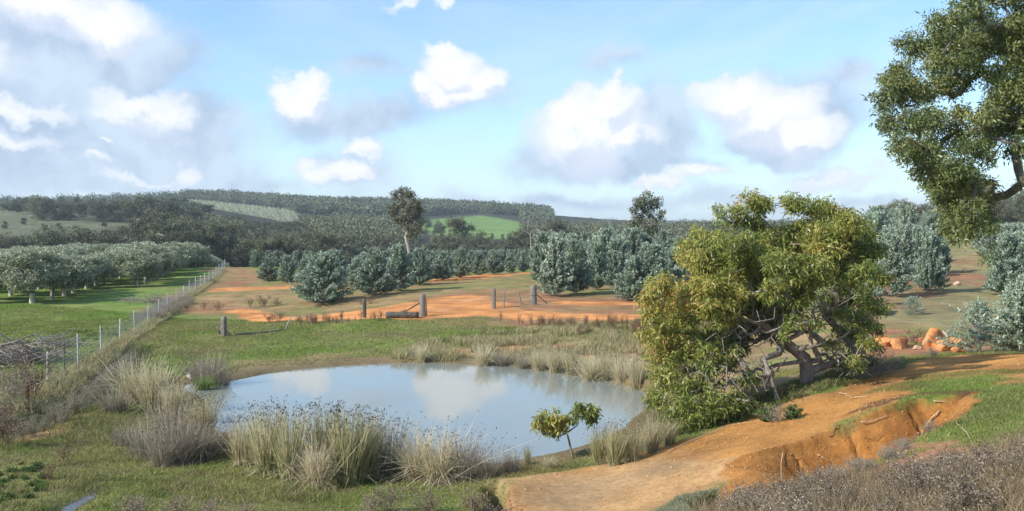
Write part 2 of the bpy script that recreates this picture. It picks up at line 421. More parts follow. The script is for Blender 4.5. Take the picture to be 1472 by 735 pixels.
def skeleton(g, trunk, targets, rng, r_tip=.012, r_max=.3, bow=.18, expo=2.4, kmin=4, jit=.06):
    """trunk polyline, then every target is reached from the nearest node that lies nearer the base; radii by the pipe rule"""
    nodes = [np.asarray(p, float) for p in trunk]
    expo = min(2.9, max(1.25, math.log(max(3, len(targets))) / math.log(r_max / r_tip)))
    par = [-1] + list(range(len(trunk) - 1))
    start = max(1, len(trunk) - 2)
    base = nodes[0]
    order = sorted(range(len(targets)), key=lambda i: np.linalg.norm(targets[i] - nodes[start]))
    for i in order:
        t = np.asarray(targets[i], float)
        N = np.array(nodes[start:])
        d = np.linalg.norm(N - t, axis=1)
        back = np.maximum(0, np.linalg.norm(N - nodes[start], axis=1) - np.linalg.norm(t - nodes[start]))
        k = int(np.argmin(d + back * 2)) + start
        p0 = nodes[k]; L = d[k - start]
        m = max(1, min(5, int(L / .35)))
        off = rng.normal(size=3) * bow * L * .5; off[2] = abs(off[2]) * .6
        last = k
        for s in range(1, m + 1):
            f = s / m
            q = p0 * (1 - f) + t * f + off * 4 * f * (1 - f) * .5 + rng.normal(size=3) * jit * L * .3 * (f < 1)
            nodes.append(q); par.append(last); last = len(nodes) - 1
    n = len(nodes); rr = np.zeros(n); has = np.zeros(n, bool)
    acc = np.zeros(n)
    for i in range(n - 1, -1, -1):
        rr[i] = r_tip if acc[i] == 0 else acc[i] ** (1 / expo)
        if par[i] >= 0: acc[par[i]] += rr[i] ** expo
    sc = r_max / rr[0]
    rr = np.maximum(rr * sc, r_tip * .6)
    # chains
    kids = {}
    for i in range(1, n): kids.setdefault(par[i], []).append(i)
    used = set()
    for i in range(1, n):
        if i in used: continue
        ch = [par[i], i]; used.add(i)
        while True:
            ks = [q for q in kids.get(ch[-1], []) if q not in used]
            if not ks: break
            b = max(ks, key=lambda q: rr[q]); ch.append(b); used.add(b)
        r = rr[ch].copy(); 
        if ch[0] != 0: r[0] = min(r[0], r[1] * 1.25)
        add_tube(g, [nodes[q] for q in ch], r, 10 if r[0] > .12 else (6 if r[0] > .04 else kmin), rng.random())

def crown(g, centres, per, sig, L, Wd, rng, droop=.5, tintb=None, outward=None, sat=.55):
    """leaf tufts round each centre"""
    n = len(centres)
    tb = rng.random(n) if tintb is None else tintb
    cnt = np.maximum(3, (per * (.5 + rng.random(n))).astype(int))
    idx = np.repeat(np.arange(n), cnt); m = len(idx)
    s = np.asarray(sig) if np.ndim(sig) else np.full(n, sig)
    off = rnd_dir(rng, m) * (rng.random((m, 1)) ** .5) * s[idx][:, None] * 1.6
    off[:, 2] *= .75
    P = centres[idx] + off
    D = rnd_dir(rng, m)
    if outward is not None: D = D + unit(off) * outward
    D[:, 2] -= droop * 1.6
    D = unit(D); L = L * rng.choice([.65, 1.0, 1.25], m)
    tt = np.clip(tb[idx] * sat + rng.random(m) * (1 - sat), 0, 1)
    add_leaves(g, P, D, L * (.6 + .8 * rng.random(m)), Wd * (.7 + .6 * rng.random(m)), tt, rng)

def fill_lobes(lobes, spacing, rng, shell=.35):
    """tuft centres inside ellipsoid lobes [(centre, radii)]"""
    out = []
    for c, r in lobes:
        r = np.broadcast_to(np.asarray(r, float), (3,))
        vol = r.prod() ** (1 / 3)
        n = max(2, int((vol / spacing) ** 2.4))
        d = rnd_dir(rng, n) * (shell + (1 - shell) * rng.random((n, 1)) ** .5)
        out.append(np.asarray(c) + d * r)
    return np.concatenate(out)

# ------------------------------------------------------------------ materials
def mat_base(name):
    m = bpy.data.materials.new(name); m.use_nodes = True
    nt = m.node_tree; nt.nodes.clear()
    out = nt.nodes.new('ShaderNodeOutputMaterial')
    return m, nt, out
def N(nt, typ, **kw):
    n = nt.nodes.new(typ)
    for k, v in kw.items(): setattr(n, k, v)
    return n
def ramp(nt, fac, stops):
    r = N(nt, 'ShaderNodeValToRGB')
    e = r.color_ramp.elements
    while len(e) < len(stops): e.new(.5)
    for i, (p, c) in enumerate(stops):
        e[i].position = p; e[i].color = (*c, 1)
    nt.links.new(fac, r.inputs[0]); return r.outputs[0]

def leaf_mat(name, stops, trans=.22, rough=.55, spec=.25, vary=.35):
    m, nt, out = mat_base(name)
    a = N(nt, 'ShaderNodeAttribute', attribute_name='tint')
    c = ramp(nt, a.outputs['Fac'], stops)
    oi = N(nt, 'ShaderNodeObjectInfo')
    hs = N(nt, 'ShaderNodeHueSaturation')
    mr = N(nt, 'ShaderNodeMapRange'); mr.inputs[3].default_value = 1 - vary * .5; mr.inputs[4].default_value = 1 + vary * .5
    nt.links.new(oi.outputs['Random'], mr.inputs[0]); nt.links.new(mr.outputs[0], hs.inputs['Value'])
    mh = N(nt, 'ShaderNodeMath', operation='MULTIPLY_ADD'); mh.inputs[1].default_value = .03 * vary / .35; mh.inputs[2].default_value = .5 - .015 * vary / .35
    fr = N(nt, 'ShaderNodeMath', operation='FRACT'); ml = N(nt, 'ShaderNodeMath', operation='MULTIPLY'); ml.inputs[1].default_value = 7.31
    nt.links.new(oi.outputs['Random'], ml.inputs[0]); nt.links.new(ml.outputs[0], fr.inputs[0]); nt.links.new(fr.outputs[0], mh.inputs[0])
    nt.links.new(mh.outputs[0], hs.inputs['Hue']); nt.links.new(c, hs.inputs['Color'])
    p = N(nt, 'ShaderNodeBsdfPrincipled')
    p.inputs['Roughness'].default_value = rough; p.inputs['Specular IOR Level'].default_value = spec
    nt.links.new(hs.outputs[0], p.inputs['Base Color'])
    if trans > 0:
        t = N(nt, 'ShaderNodeBsdfTranslucent'); mx = N(nt, 'ShaderNodeMixShader'); mx.inputs[0].default_value = trans
        nt.links.new(hs.outputs[0], t.inputs[0]); nt.links.new(p.outputs[0], mx.inputs[1]); nt.links.new(t.outputs[0], mx.inputs[2])
        nt.links.new(mx.outputs[0], out.inputs[0])
    else:
        nt.links.new(p.outputs[0], out.inputs[0])
    return m

def rough_mat(name, c0, c1, scale=8, rough=.9, bump=.3, stretch=(1, 1, 1), c2=None, spec=.2):
    m, nt, out = mat_base(name)
    tc = N(nt, 'ShaderNodeTexCoord'); mp = N(nt, 'ShaderNodeMapping'); mp.inputs['Scale'].default_value = stretch
    nt.links.new(tc.outputs['Object'], mp.inputs[0])
    n = N(nt, 'ShaderNodeTexNoise'); n.inputs['Scale'].default_value = scale; n.inputs['Detail'].default_value = 8; n.inputs['Roughness'].default_value = .65
    nt.links.new(mp.outputs[0], n.inputs['Vector'])
    st = [(.35, c0), (.65, c1)] if c2 is None else [(.3, c0), (.5, c1), (.7, c2)]
    c = ramp(nt, n.outputs['Fac'], st)
    p = N(nt, 'ShaderNodeBsdfPrincipled'); p.inputs['Roughness'].default_value = rough; p.inputs['Specular IOR Level'].default_value = spec
    nt.links.new(c, p.inputs['Base Color'])
    b = N(nt, 'ShaderNodeBump'); b.inputs['Strength'].default_value = bump; b.inputs['Distance'].default_value = .05
    nt.links.new(n.outputs['Fac'], b.inputs['Height']); nt.links.new(b.outputs[0], p.inputs['Normal'])
    nt.links.new(p.outputs[0], out.inputs[0])
    return m

def ground_mat():
    m, nt, out = mat_base('ground')
    a = N(nt, 'ShaderNodeAttribute', attribute_name='gcol')
    tc = N(nt, 'ShaderNodeTexCoord')
    n = N(nt, 'ShaderNodeTexNoise'); n.inputs['Scale'].default_value = 7; n.inputs['Detail'].default_value = 12; n.inputs['Roughness'].default_value = .8
    n2 = N(nt, 'ShaderNodeTexNoise'); n2.inputs['Scale'].default_value = .35; n2.inputs['Detail'].default_value = 8; n2.inputs['Roughness'].default_value = .65
    for q in (n, n2): nt.links.new(tc.outputs['Object'], q.inputs['Vector'])
    mr = N(nt, 'ShaderNodeMapRange'); mr.inputs[1].default_value = .3; mr.inputs[2].default_value = .7; mr.inputs[3].default_value = .55; mr.inputs[4].default_value = 1.4
    mr2 = N(nt, 'ShaderNodeMapRange'); mr2.inputs[1].default_value = .3; mr2.inputs[2].default_value = .7; mr2.inputs[3].default_value = .75; mr2.inputs[4].default_value = 1.25
    nt.links.new(n.outputs['Fac'], mr.inputs[0]); nt.links.new(n2.outputs['Fac'], mr2.inputs[0])
    mu = N(nt, 'ShaderNodeMath', operation='MULTIPLY'); nt.links.new(mr.outputs[0], mu.inputs[0]); nt.links.new(mr2.outputs[0], mu.inputs[1])
    vm = N(nt, 'ShaderNodeVectorMath', operation='SCALE'); nt.links.new(a.outputs['Color'], vm.inputs[0]); nt.links.new(mu.outputs[0], vm.inputs['Scale'])
    p = N(nt, 'ShaderNodeBsdfPrincipled'); p.inputs['Roughness'].default_value = .95; p.inputs['Specular IOR Level'].default_value = .1
    nt.links.new(vm.outputs[0], p.inputs['Base Color'])
    b = N(nt, 'ShaderNodeBump'); b.inputs['Strength'].default_value = .55; b.inputs['Distance'].default_value = .06
    nt.links.new(n.outputs['Fac'], b.inputs['Height']); nt.links.new(b.outputs[0], p.inputs['Normal'])
    nt.links.new(p.outputs[0], out.inputs[0])
    return m

def blade_mat(name='blade', trans=.25):
    m, nt, out = mat_base(name)
    a = N(nt, 'ShaderNodeAttribute', attribute_name='gcol')
    d = N(nt, 'ShaderNodeBsdfDiffuse'); t = N(nt, 'ShaderNodeBsdfTranslucent'); mx = N(nt, 'ShaderNodeMixShader'); mx.inputs[0].default_value = trans
    nt.links.new(a.outputs['Color'], d.inputs[0]); nt.links.new(a.outputs['Color'], t.inputs[0])
    nt.links.new(d.outputs[0], mx.inputs[1]); nt.links.new(t.outputs[0], mx.inputs[2]); nt.links.new(mx.outputs[0], out.inputs[0])
    return m

def water_mat(name, murk):
    m, nt, out = mat_base(name)
    tc = N(nt, 'ShaderNodeTexCoord'); mp = N(nt, 'ShaderNodeMapping'); mp.inputs['Scale'].default_value = (1, .35, 1)
    n = N(nt, 'ShaderNodeTexNoise'); n.inputs['Scale'].default_value = 2.2; n.inputs['Detail'].default_value = 4
    nt.links.new(tc.outputs['Object'], mp.inputs[0]); nt.links.new(mp.outputs[0], n.inputs['Vector'])
    p = N(nt, 'ShaderNodeBsdfPrincipled'); p.inputs['Base Color'].default_value = (*murk, 1); p.inputs['Roughness'].default_value = .035
    p.inputs['IOR'].default_value = 1.33
    b = N(nt, 'ShaderNodeBump'); b.inputs['Strength'].default_value = .07; b.inputs['Distance'].default_value = .02
    nt.links.new(n.outputs['Fac'], b.inputs['Height']); nt.links.new(b.outputs[0], p.inputs['Normal'])
    nt.links.new(p.outputs[0], out.inputs[0])
    return m

# ------------------------------------------------------------------ object helpers
def obj(name, me, parent=None, loc=None, rz=0.0, s=1.0):
    o = bpy.data.objects.new(name, me)
    if loc is not None: o.location = [float(q) for q in loc]
    o.rotation_euler = (0, 0, rz)
    o.scale = (s, s, s) if np.isscalar(s) else s
    if parent is not None: o.parent = parent
    COL.objects.link(o); return o
def tag(o, label=None, cat=None, group=None, kind=None):
    if label: o['label'] = label
    if cat: o['category'] = cat
    if group: o['group'] = group
    if kind: o['kind'] = kind
    return o
def thing(name, label, cat, loc=(0, 0, 0), rz=0.0, s=1.0, group=None):
    return tag(obj(name, None, None, loc, rz, s), label, cat, group)
ORD = ['first', 'second', 'third', 'fourth', 'fifth', 'sixth', 'seventh', 'eighth', 'ninth', 'tenth', 'eleventh', 'twelfth', 'thirteenth',
       'fourteenth', 'fifteenth', 'sixteenth', 'seventeenth', 'eighteenth', 'nineteenth', 'twentieth']

# ------------------------------------------------------------------ sun and sky
SUN_EL, SUN_AZ = R(33), R(-116)                # azimuth clockwise from straight ahead: the sun stands to the left, a little behind
sd = Vector((math.sin(SUN_AZ) * math.cos(SUN_EL), math.cos(SUN_AZ) * math.cos(SUN_EL), math.sin(SUN_EL)))
li = bpy.data.lights.new('sun', 'SUN'); li.energy = 5.0; li.angle = R(.53); li.color = (1, .94, .85)
lo = bpy.data.objects.new('sun', li); lo.rotation_euler = (-sd).to_track_quat('-Z', 'Y').to_euler(); lo.location = (-60, -20, 60); COL.objects.link(lo)

def make_world():
    w = bpy.data.worlds.new('World'); SC.world = w; w.use_nodes = True
    nt = w.node_tree; nt.nodes.clear()
    out = N(nt, 'ShaderNodeOutputWorld'); bg = N(nt, 'ShaderNodeBackground'); bg.inputs['Strength'].default_value = .1
    sky = N(nt, 'ShaderNodeTexSky'); sky.sky_type = 'NISHITA'; sky.sun_disc = False
    sky.sun_elevation = SUN_EL; sky.sun_rotation = SUN_AZ; sky.altitude = 200; sky.air_density = 1.0; sky.dust_density = .6; sky.ozone_density = 1.6
    tc = N(nt, 'ShaderNodeTexCoord')
    L = nt.links.new
    def math_(op, a, b=None, c=None, clamp=False):
        n = N(nt, 'ShaderNodeMath', operation=op); n.use_clamp = clamp
        for i, q in enumerate((a, b, c)):
            if q is None: continue
            if isinstance(q, (int, float)): n.inputs[i].default_value = q
            else: L(q, n.inputs[i])
        return n.outputs[0]
    def vec(op, a, b):
        n = N(nt, 'ShaderNodeVectorMath', operation=op)
        for i, q in enumerate((a, b)):
            if isinstance(q, tuple): n.inputs[i].default_value = q
            elif q is not None: L(q, n.inputs[i])
        return n
    sep = N(nt, 'ShaderNodeSeparateXYZ'); L(tc.outputs['Generated'], sep.inputs[0])
    X, Y, Z = sep.outputs
    az = math_('ARCTAN2', X, Y)
    hyp = math_('SQRT', math_('ADD', math_('MULTIPLY', X, X), math_('MULTIPLY', Y, Y)))
    el = math_('ARCTAN2', Z, hyp)
    cmb = N(nt, 'ShaderNodeCombineXYZ'); L(az, cmb.inputs[0]); L(el, cmb.inputs[1])
    P = cmb.outputs[0]
    def noise(scale, detail, rough, vecin, dist=0.0, stretch=None):
        if stretch:
            mp = N(nt, 'ShaderNodeMapping'); mp.inputs['Scale'].default_value = stretch; L(vecin, mp.inputs[0]); vecin = mp.outputs[0]
        n = N(nt, 'ShaderNodeTexNoise'); n.inputs['Scale'].default_value = scale; n.inputs['Detail'].default_value = detail
        n.inputs['Roughness'].default_value = rough; n.inputs['Distortion'].default_value = dist; L(vecin, n.inputs['Vector']); return n
    # direction bent by noise so cloud edges billow
    wn = noise(9, 6, .6, P); wv = vec('SUBTRACT', wn.outputs['Color'], (.5, .5, .5)); ws = N(nt, 'ShaderNodeVectorMath', operation='SCALE'); ws.inputs['Scale'].default_value = .09
    L(wv.outputs[0], ws.inputs[0]); PW = vec('ADD', P, ws.outputs[0]).outputs[0]
    wn2 = noise(26, 7, .62, P); wv2 = vec('SUBTRACT', wn2.outputs['Color'], (.5, .5, .5)); ws2 = N(nt, 'ShaderNodeVectorMath', operation='SCALE'); ws2.inputs['Scale'].default_value = .038
    L(wv2.outputs[0], ws2.inputs[0]); PW2 = vec('ADD', PW, ws2.outputs[0]).outputs[0]
    def ang(u, v):
        a = math.atan((u - 736) / 1400); return a, math.atan((335 - v) / 1400 * math.cos(a))
    def blobs(lst, PP):
        m = None
        for u, v, ru, rv, *k in lst:
            a, e = ang(u, v); kk = k[0] if k else 1.0
            s = vec('SUBTRACT', PP, (a, e, 0)).outputs[0]
            s = vec('MULTIPLY', s, (1400 / ru, 1400 / rv, 0)).outputs[0]
            ln = N(nt, 'ShaderNodeVectorMath', operation='LENGTH'); L(s, ln.inputs[0])
            d = math_('MULTIPLY_ADD', ln.outputs['Value'], -kk, kk)
            m = d if m is None else math_('SMOOTH_MAX', m, d, .35)
        return m
    def smooth(x, a, b):
        n = N(nt, 'ShaderNodeMapRange'); n.interpolation_type = 'SMOOTHSTEP'; n.inputs[1].default_value = a; n.inputs[2].default_value = b; L(x, n.inputs[0]); return n.outputs[0]
    def mix(f, a, b):
        n = N(nt, 'ShaderNodeMix'); n.data_type = 'RGBA'
        if isinstance(f, float): n.inputs[0].default_value = f
        else: L(f, n.inputs[0])
        for i, q in ((6, a), (7, b)):
            if isinstance(q, tuple): n.inputs[i].default_value = (*q, 1)
            else: L(q, n.inputs[i])
        return n.outputs[2]
    WL = [(60, 8, 165, 50, .75), (150, 32, 78, 44, .9), (200, 145, 70, 32, .8), (240, 165, 45, 34, .7), (25, 155, 100, 18, .6), (20, 195, 90, 16, .5), (262, 235, 20, 24, .6), (150, 238, 30, 9, .6), (205, 255, 80, 8, .5), (165, 200, 12, 8, .5),
                   (425, 150, 50, 28), (447, 128, 34, 26), (600, 125, 34, 28), (645, 105, 60, 44), (630, 72, 34, 18), (695, 118, 42, 34), (655, 138, 80, 24), (468, 246, 48, 20), (502, 240, 46, 24), (533, 206, 34, 14, .9),
                   (845, 195, 105, 56), (868, 155, 52, 50), (862, 125, 36, 26), (820, 165, 45, 40), (900, 205, 40, 30), (1055, 138, 80, 40), (1100, 165, 95, 46), (1145, 192, 80, 30), (1000, 250, 48, 16), (950, 262, 60, 12, .7),
                   (1200, 245, 120, 20, .5), (620, 2, 80, 12, .6), (-160, 90, 150, 70), (1700, 120, 200, 60), (1900, 230, 200, 40), (2600, 60, 300, 80), (-900, 80, 260, 80), (-1600, 150, 200, 60)]
    white = blobs(WL, PW2)
    white_up = blobs(WL, vec('ADD', PW2, (-.008, .020, 0)).outputs[0])
    lit = smooth(math_('SUBTRACT', white_up, white), .30, -.12)
    bn = noise(22, 8, .6, P)
    white = math_('MULTIPLY_ADD', math_('SUBTRACT', bn.outputs['Fac'], .5), .5, white)
    wmask = smooth(white, -.02, .34)
    grey = blobs([(90, 70, 190, 62, 1.3), (40, 50, 200, 70, 1.3), (120, 185, 220, 66, 1.3), (40, 225, 200, 44, 1.2), (250, 185, 75, 62), (300, 255, 80, 40, .6), (230, 90, 70, 34, .7), (525, 172, 95, 26, .5), (665, 132, 85, 44, .42),
                  (470, 175, 80, 28, .5), (515, 240, 65, 32, .45), (950, 185, 60, 75, .55), (900, 240, 140, 18, .55), (1120, 205, 100, 32, 1.0), (1180, 185, 60, 35, .7), (780, 235, 80, 30, .4),
                  (520, 105, 60, 20, .35), (880, 80, 50, 20, .4), (1210, 110, 50, 30, .45), (1150, 160, 110, 50, .4), (780, 292, 320, 16, .35), (1200, 285, 220, 16, .3), (180, 272, 260, 18, .6)], PW)
    gn = noise(7, 6, .55, P)
    grey = math_('MULTIPLY_ADD', math_('SUBTRACT', gn.outputs['Fac'], .5), .7, grey)
    gmask = smooth(grey, -.16, .34)
    cn = noise(3.2, 8, .62, P, .6, (.55, 2.4, 1))
    cir = smooth(cn.outputs['Fac'], .36, .72)
    # thicker thin cloud to the right and towards the horizon
    right = smooth(az, -.25, .45)
    hor = smooth(el, .16, .0)
    veil = math_('MULTIPLY', cir, math_('MULTIPLY_ADD', right, .45, .48))
    veil = math_('MAXIMUM', veil, math_('MULTIPLY', hor, .5))
    S = SKYV = 10.0                                   # display white at strength .1
    tint = mix(1.0, sky.outputs[0], (1.32, 1.58, 1.85)); tint.node.blend_type = 'MULTIPLY'
    gain = N(nt, 'ShaderNodeVectorMath', operation='SCALE'); gain.inputs['Scale'].default_value = 1.0; L(tint, gain.inputs[0])
    c = mix(veil, gain.outputs[0], (.58 * S, .72 * S, .80 * S))
    shade = noise(12, 6, .55, PW)
    gc = mix(smooth(shade.outputs['Fac'], .35, .65), (.36 * S, .46 * S, .60 * S), (.54 * S, .65 * S, .76 * S))
    c = mix(math_('MULTIPLY', gmask, .92), c, gc)
    wc = mix(smooth(white, .05, .75), (.62 * S, .70 * S, .80 * S), (.86 * S, .86 * S, .86 * S))
    wc = mix(math_('MULTIPLY', math_('SUBTRACT', 1.0, lit), .6), wc, (.50 * S, .58 * S, .74 * S))
    c = mix(math_('MULTIPLY', wmask, .92), c, wc)
    L(c, bg.inputs[0]); L(bg.outputs[0], out.inputs[0])
make_world()
SC.view_settings.view_transform = 'Standard'; SC.view_settings.look = 'None'; SC.view_settings.gamma = 1; SC.view_settings.exposure = .36
SC.view_settings.use_curve_mapping = False
SC.render.engine = 'CYCLES'
SC.cycles.use_denoising = True
try: SC.cycles.denoiser = 'OPENIMAGEDENOISE'
except Exception: pass
SC.cycles.max_bounces = 6; SC.cycles.diffuse_bounces = 2; SC.cycles.glossy_bounces = 3; SC.cycles.transmission_bounces = 3; SC.cycles.transparent_max_bounces = 8
SC.cycles.volume_bounces = 0

# ------------------------------------------------------------------ ground sheet
rows = np.concatenate([np.linspace(-25, 8, 60, endpoint=False), np.linspace(8, 14, 70, endpoint=False), np.linspace(14, 30, 260, endpoint=False), np.linspace(30, 50, 130, endpoint=False),
                       50 + (np.geomspace(8, 9000, 480) - 8)])
cols = np.sinh(np.linspace(-1, 1, 820) * 1.6) / math.sinh(1.6) * 1.15
gx = cols[None] * (np.maximum(rows[:, None], -20) + 40) * .62 * (1 + sstep(60, 400, rows)[:, None] * .5); gy = np.broadcast_to(rows[:, None], gx.shape)
gz = H(gx, gy)
gcol = ground_colour(gx.ravel(), gy.ravel())
nr, nc = gx.shape
ii = (np.arange(nr - 1)[:, None] * nc + np.arange(nc - 1)[None])
Q = np.stack([ii, ii + 1, ii + nc + 1, ii + nc], -1).reshape(-1, 4)
GM = ground_mat()
gme = new_mesh('ground', np.stack([gx.ravel(), gy.ravel(), gz.ravel()], 1), Q, None, None, gcol, True, (GM,))
tag(obj('ground', gme), kind='structure')

# pond and puddle
def flat_loop(name, P, z, mat):
    me = bpy.data.meshes.new(name)
    me.from_pydata([(float(a), float(b), z) for a, b in P], [], [list(range(len(P)))]); me.materials.append(mat); me.update(); return me
c0 = POND.mean(0)
big = c0 + (POND - c0) * 1.10
tag(obj('pond_water', flat_loop('pond_water', big, 0.0, water_mat('pond_water', (.225, .245, .215)))), kind='structure')
pc = PUD.mean(0)
pz = PREF - .10
tag(obj('puddle_water', flat_loop('puddle_water', pc + (PUD - pc) * 1.4, pz, water_mat('puddle_water', (.10, .09, .07)))), kind='structure')

# ------------------------------------------------------------------ the air between here and the far hills
def haze_box():
    x0, x1, y0, y1, z0, z1 = -9000, 9000, -60, 9500, float(gz.min()) - 1.0, 95.0
    V = [(x, y, z) for z in (z0, z1) for y in (y0, y1) for x in (x0, x1)]
    Qf = [(0, 2, 3, 1), (4, 5, 7, 6), (0, 1, 5, 4), (2, 6, 7, 3), (0, 4, 6, 2), (1, 3, 7, 5)]
    m, nt, out = mat_base('haze'); v = N(nt, 'ShaderNodeVolumePrincipled'); v.inputs['Color'].default_value = (.78, .87, 1, 1); v.inputs['Density'].default_value = HAZE
    v.inputs['Anisotropy'].default_value = .1
    nt.links.new(v.outputs[0], out.inputs['Volume'])
    tag(obj('haze', new_mesh('haze', V, Qf, mats=(m,))), kind='stuff')
HAZE = .00018
haze_box()

# ------------------------------------------------------------------ foliage and bark materials
M_MARRI = leaf_mat('marri_leaf', [(0, (.05, .09, .025)), (.3, (.14, .19, .045)), (.58, (.28, .30, .07)), (.84, (.48, .42, .10)), (.97, (.50, .26, .10))], .35, .42, .4, .1)
M_TALL = leaf_mat('tall_gum_leaf', [(0, (.045, .08, .025)), (.45, (.14, .18, .055)), (.85, (.28, .29, .10)), (1, (.40, .32, .13))], .25, .4, .45, .15)
M_BLUE = leaf_mat('blue_gum_leaf', [(0, (.05, .085, .04)), (.4, (.145, .21, .125)), (.75, (.30, .37, .27)), (1, (.50, .56, .46))], .12, .42, .5, .3)
M_OLIVE = leaf_mat('olive_leaf', [(0, (.12, .15, .075)), (.5, (.30, .33, .20)), (.85, (.48, .50, .35)), (1, (.60, .61, .47))], .12, .5, .4, .25)
M_DARK = leaf_mat('dark_gum_leaf', [(0, (.05, .065, .032)), (.5, (.125, .14, .075)), (.85, (.22, .215, .125)), (1, (.32, .26, .16))], .15, .6, .3, .55)
M_HILL = leaf_mat('hill_leaf', [(0, (.05, .065, .035)), (.6, (.12, .14, .075)), (1, (.21, .215, .125))], .1, .7, .2, .5)
M_REED = leaf_mat('reed', [(0, (.13, .17, .05)), (.22, (.25, .26, .10)), (.45, (.44, .39, .21)), (.85, (.60, .52, .34)), (.95, (.62, .55, .40)), (1, (.09, .06, .04))], .3, .6, .2, .18)
M_GREYREED = leaf_mat('grey_reed', [(0, (.16, .14, .10)), (.4, (.30, .26, .19)), (.8, (.46, .40, .31)), (1, (.14, .09, .06))], .25, .7, .2, .2)
M_HEATH = leaf_mat('heath_leaf', [(0, (.12, .09, .065)), (.5, (.27, .21, .155)), (.85, (.36, .285, .21)), (1, (.56, .48, .40))], .1, .8, .1, .3)
M_WEED = leaf_mat('dry_weed', [(0, (.10, .055, .035)), (.5, (.20, .12, .08)), (1, (.34, .25, .17))], .15, .8, .1, .2)
M_GREENBUSH = leaf_mat('green_weed', [(0, (.05, .09, .025)), (.5, (.13, .20, .055)), (1, (.24, .32, .11))], .25, .6, .2, .2)
M_BARK = rough_mat('marri_bark', (.10, .08, .065), (.24, .20, .165), 7, .9, .6, (1, 1, .35), (.32, .275, .23))
M_BARKD = rough_mat('dark_bark', (.10, .085, .07), (.26, .22, .18), 6, .9, .4, (1, 1, .3))
M_PALE = rough_mat('pale_bark', (.22, .19, .16), (.40, .36, .31), 8, .8, .2)
M_CREAM = rough_mat('cream_trunk', (.40, .36, .27), (.60, .56, .46), 9, .7, .1)
M_TWIG = rough_mat('grey_twig', (.16, .13, .11), (.36, .32, .28), 12, .9, .3)
M_DEAD = rough_mat('dead_wood', (.12, .10, .09), (.30, .27, .24), 12, .9, .3)

def noisy_rad(n, r): return r * (.8 + .4 * RNG.random(n))

# ------------------------------------------------------------------ young blue gums
def bluegum_proto(seed, wide=.40, shoots=150, per=62, low=.02):
    rng = np.random.default_rng(seed)
    g = Geo(); t = Geo()
    phase = rng.random(5) * 6.28
    def env(h, th):
        r = wide * (np.clip(h / .16, .45, 1) ** .5) * np.clip((1.0 - h) / .72, 0, 1) ** .72
        return r * (1 + .22 * np.sin(2 * th + phase[0] + h * 5) + .18 * np.sin(3 * th + phase[1] - h * 9) + .10 * np.sin(7 * th + phase[2] + h * 21))
    n = shoots
    h0 = low + rng.random(n) ** 1.1 * .72
    th = rng.random(n) * 6.283
    up = .20 + .22 * rng.random(n)
    ht = np.minimum(h0 + up * (.35 + h0), .98)
    r1 = env(ht * .95, th) * (.75 + .35 * rng.random(n))
    tip = np.stack([np.cos(th) * r1, np.sin(th) * r1, ht], 1)
    # leaders
    m = 18
    ld = np.stack([rng.normal(size=m) * .14 * wide / .4, rng.normal(size=m) * .14 * wide / .4, .80 + .25 * rng.random(m)], 1)
    tip = np.concatenate([tip, ld]); b = np.stack([0 * tip[:, 0], 0 * tip[:, 0], np.concatenate([h0, ld[:, 2] - .3])], 1)
    n = len(tip)
    add_tube(t, [(0, 0, -.03), (.005, 0, .3), (0, .01, .6), (0, 0, .9)], [.018, .014, .009, .004], 5)
    pts = b[:, None] + (tip - b)[:, None] * np.linspace(0, 1, 4)[None, :, None]
    pts[:, 1:3, 2] -= .02
    for q in range(n): add_tube(t, pts[q], [.005, .004, .003, .002], 3)
    idx = np.repeat(np.arange(n), per); k = len(idx)
    f = .30 + .72 * rng.random(k) ** .7
    P = b[idx] + (tip - b)[idx] * f[:, None]
    P += rng.normal(size=(k, 3)) * .012
    ax = unit((tip - b)[idx])
    D = unit(rnd_dir(rng, k) + ax * .75 + np.array([0, 0, .12]))
    tb = rng.random(n)
    tint = np.clip(.25 * tb[idx] + .35 * (f - .3) / .7 + .4 * rng.random(k) + .05 - .12 * (P[:, 2] < .3), 0, 1)  # inner and low leaves tinted darker: crown shade painted into leaf colour
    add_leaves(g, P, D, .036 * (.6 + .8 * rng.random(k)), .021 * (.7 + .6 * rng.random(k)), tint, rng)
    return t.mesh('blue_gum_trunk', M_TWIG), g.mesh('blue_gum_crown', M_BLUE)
BG = [bluegum_proto(100, .37, 200, 90), bluegum_proto(101, .42, 210, 90), bluegum_proto(102, .33, 180, 85), bluegum_proto(103, .58, 300, 90)]
BGLOW = bluegum_proto(110, .75, 110, 60, .0)

def place_tree(name, meshes, label, cat, loc, h, group=None, w=1.0, rz=None, tname='trunk', cname='crown'):
    o = thing(name, label, cat, loc, random.random() * 6.28 if rz is None else rz, (h * w, h * w, h), group)
    obj(tname, meshes[0], o); obj(cname, meshes[1], o)
    return o

def top_h(p, vtop):
    """height that brings the top of something standing at p up to picture row vtop"""
    b = (H0 / 2 - vtop) / FPX; t = p[1] / (cp + b * sp)
    return CAMZ + t * (b * cp - sp) - p[2]

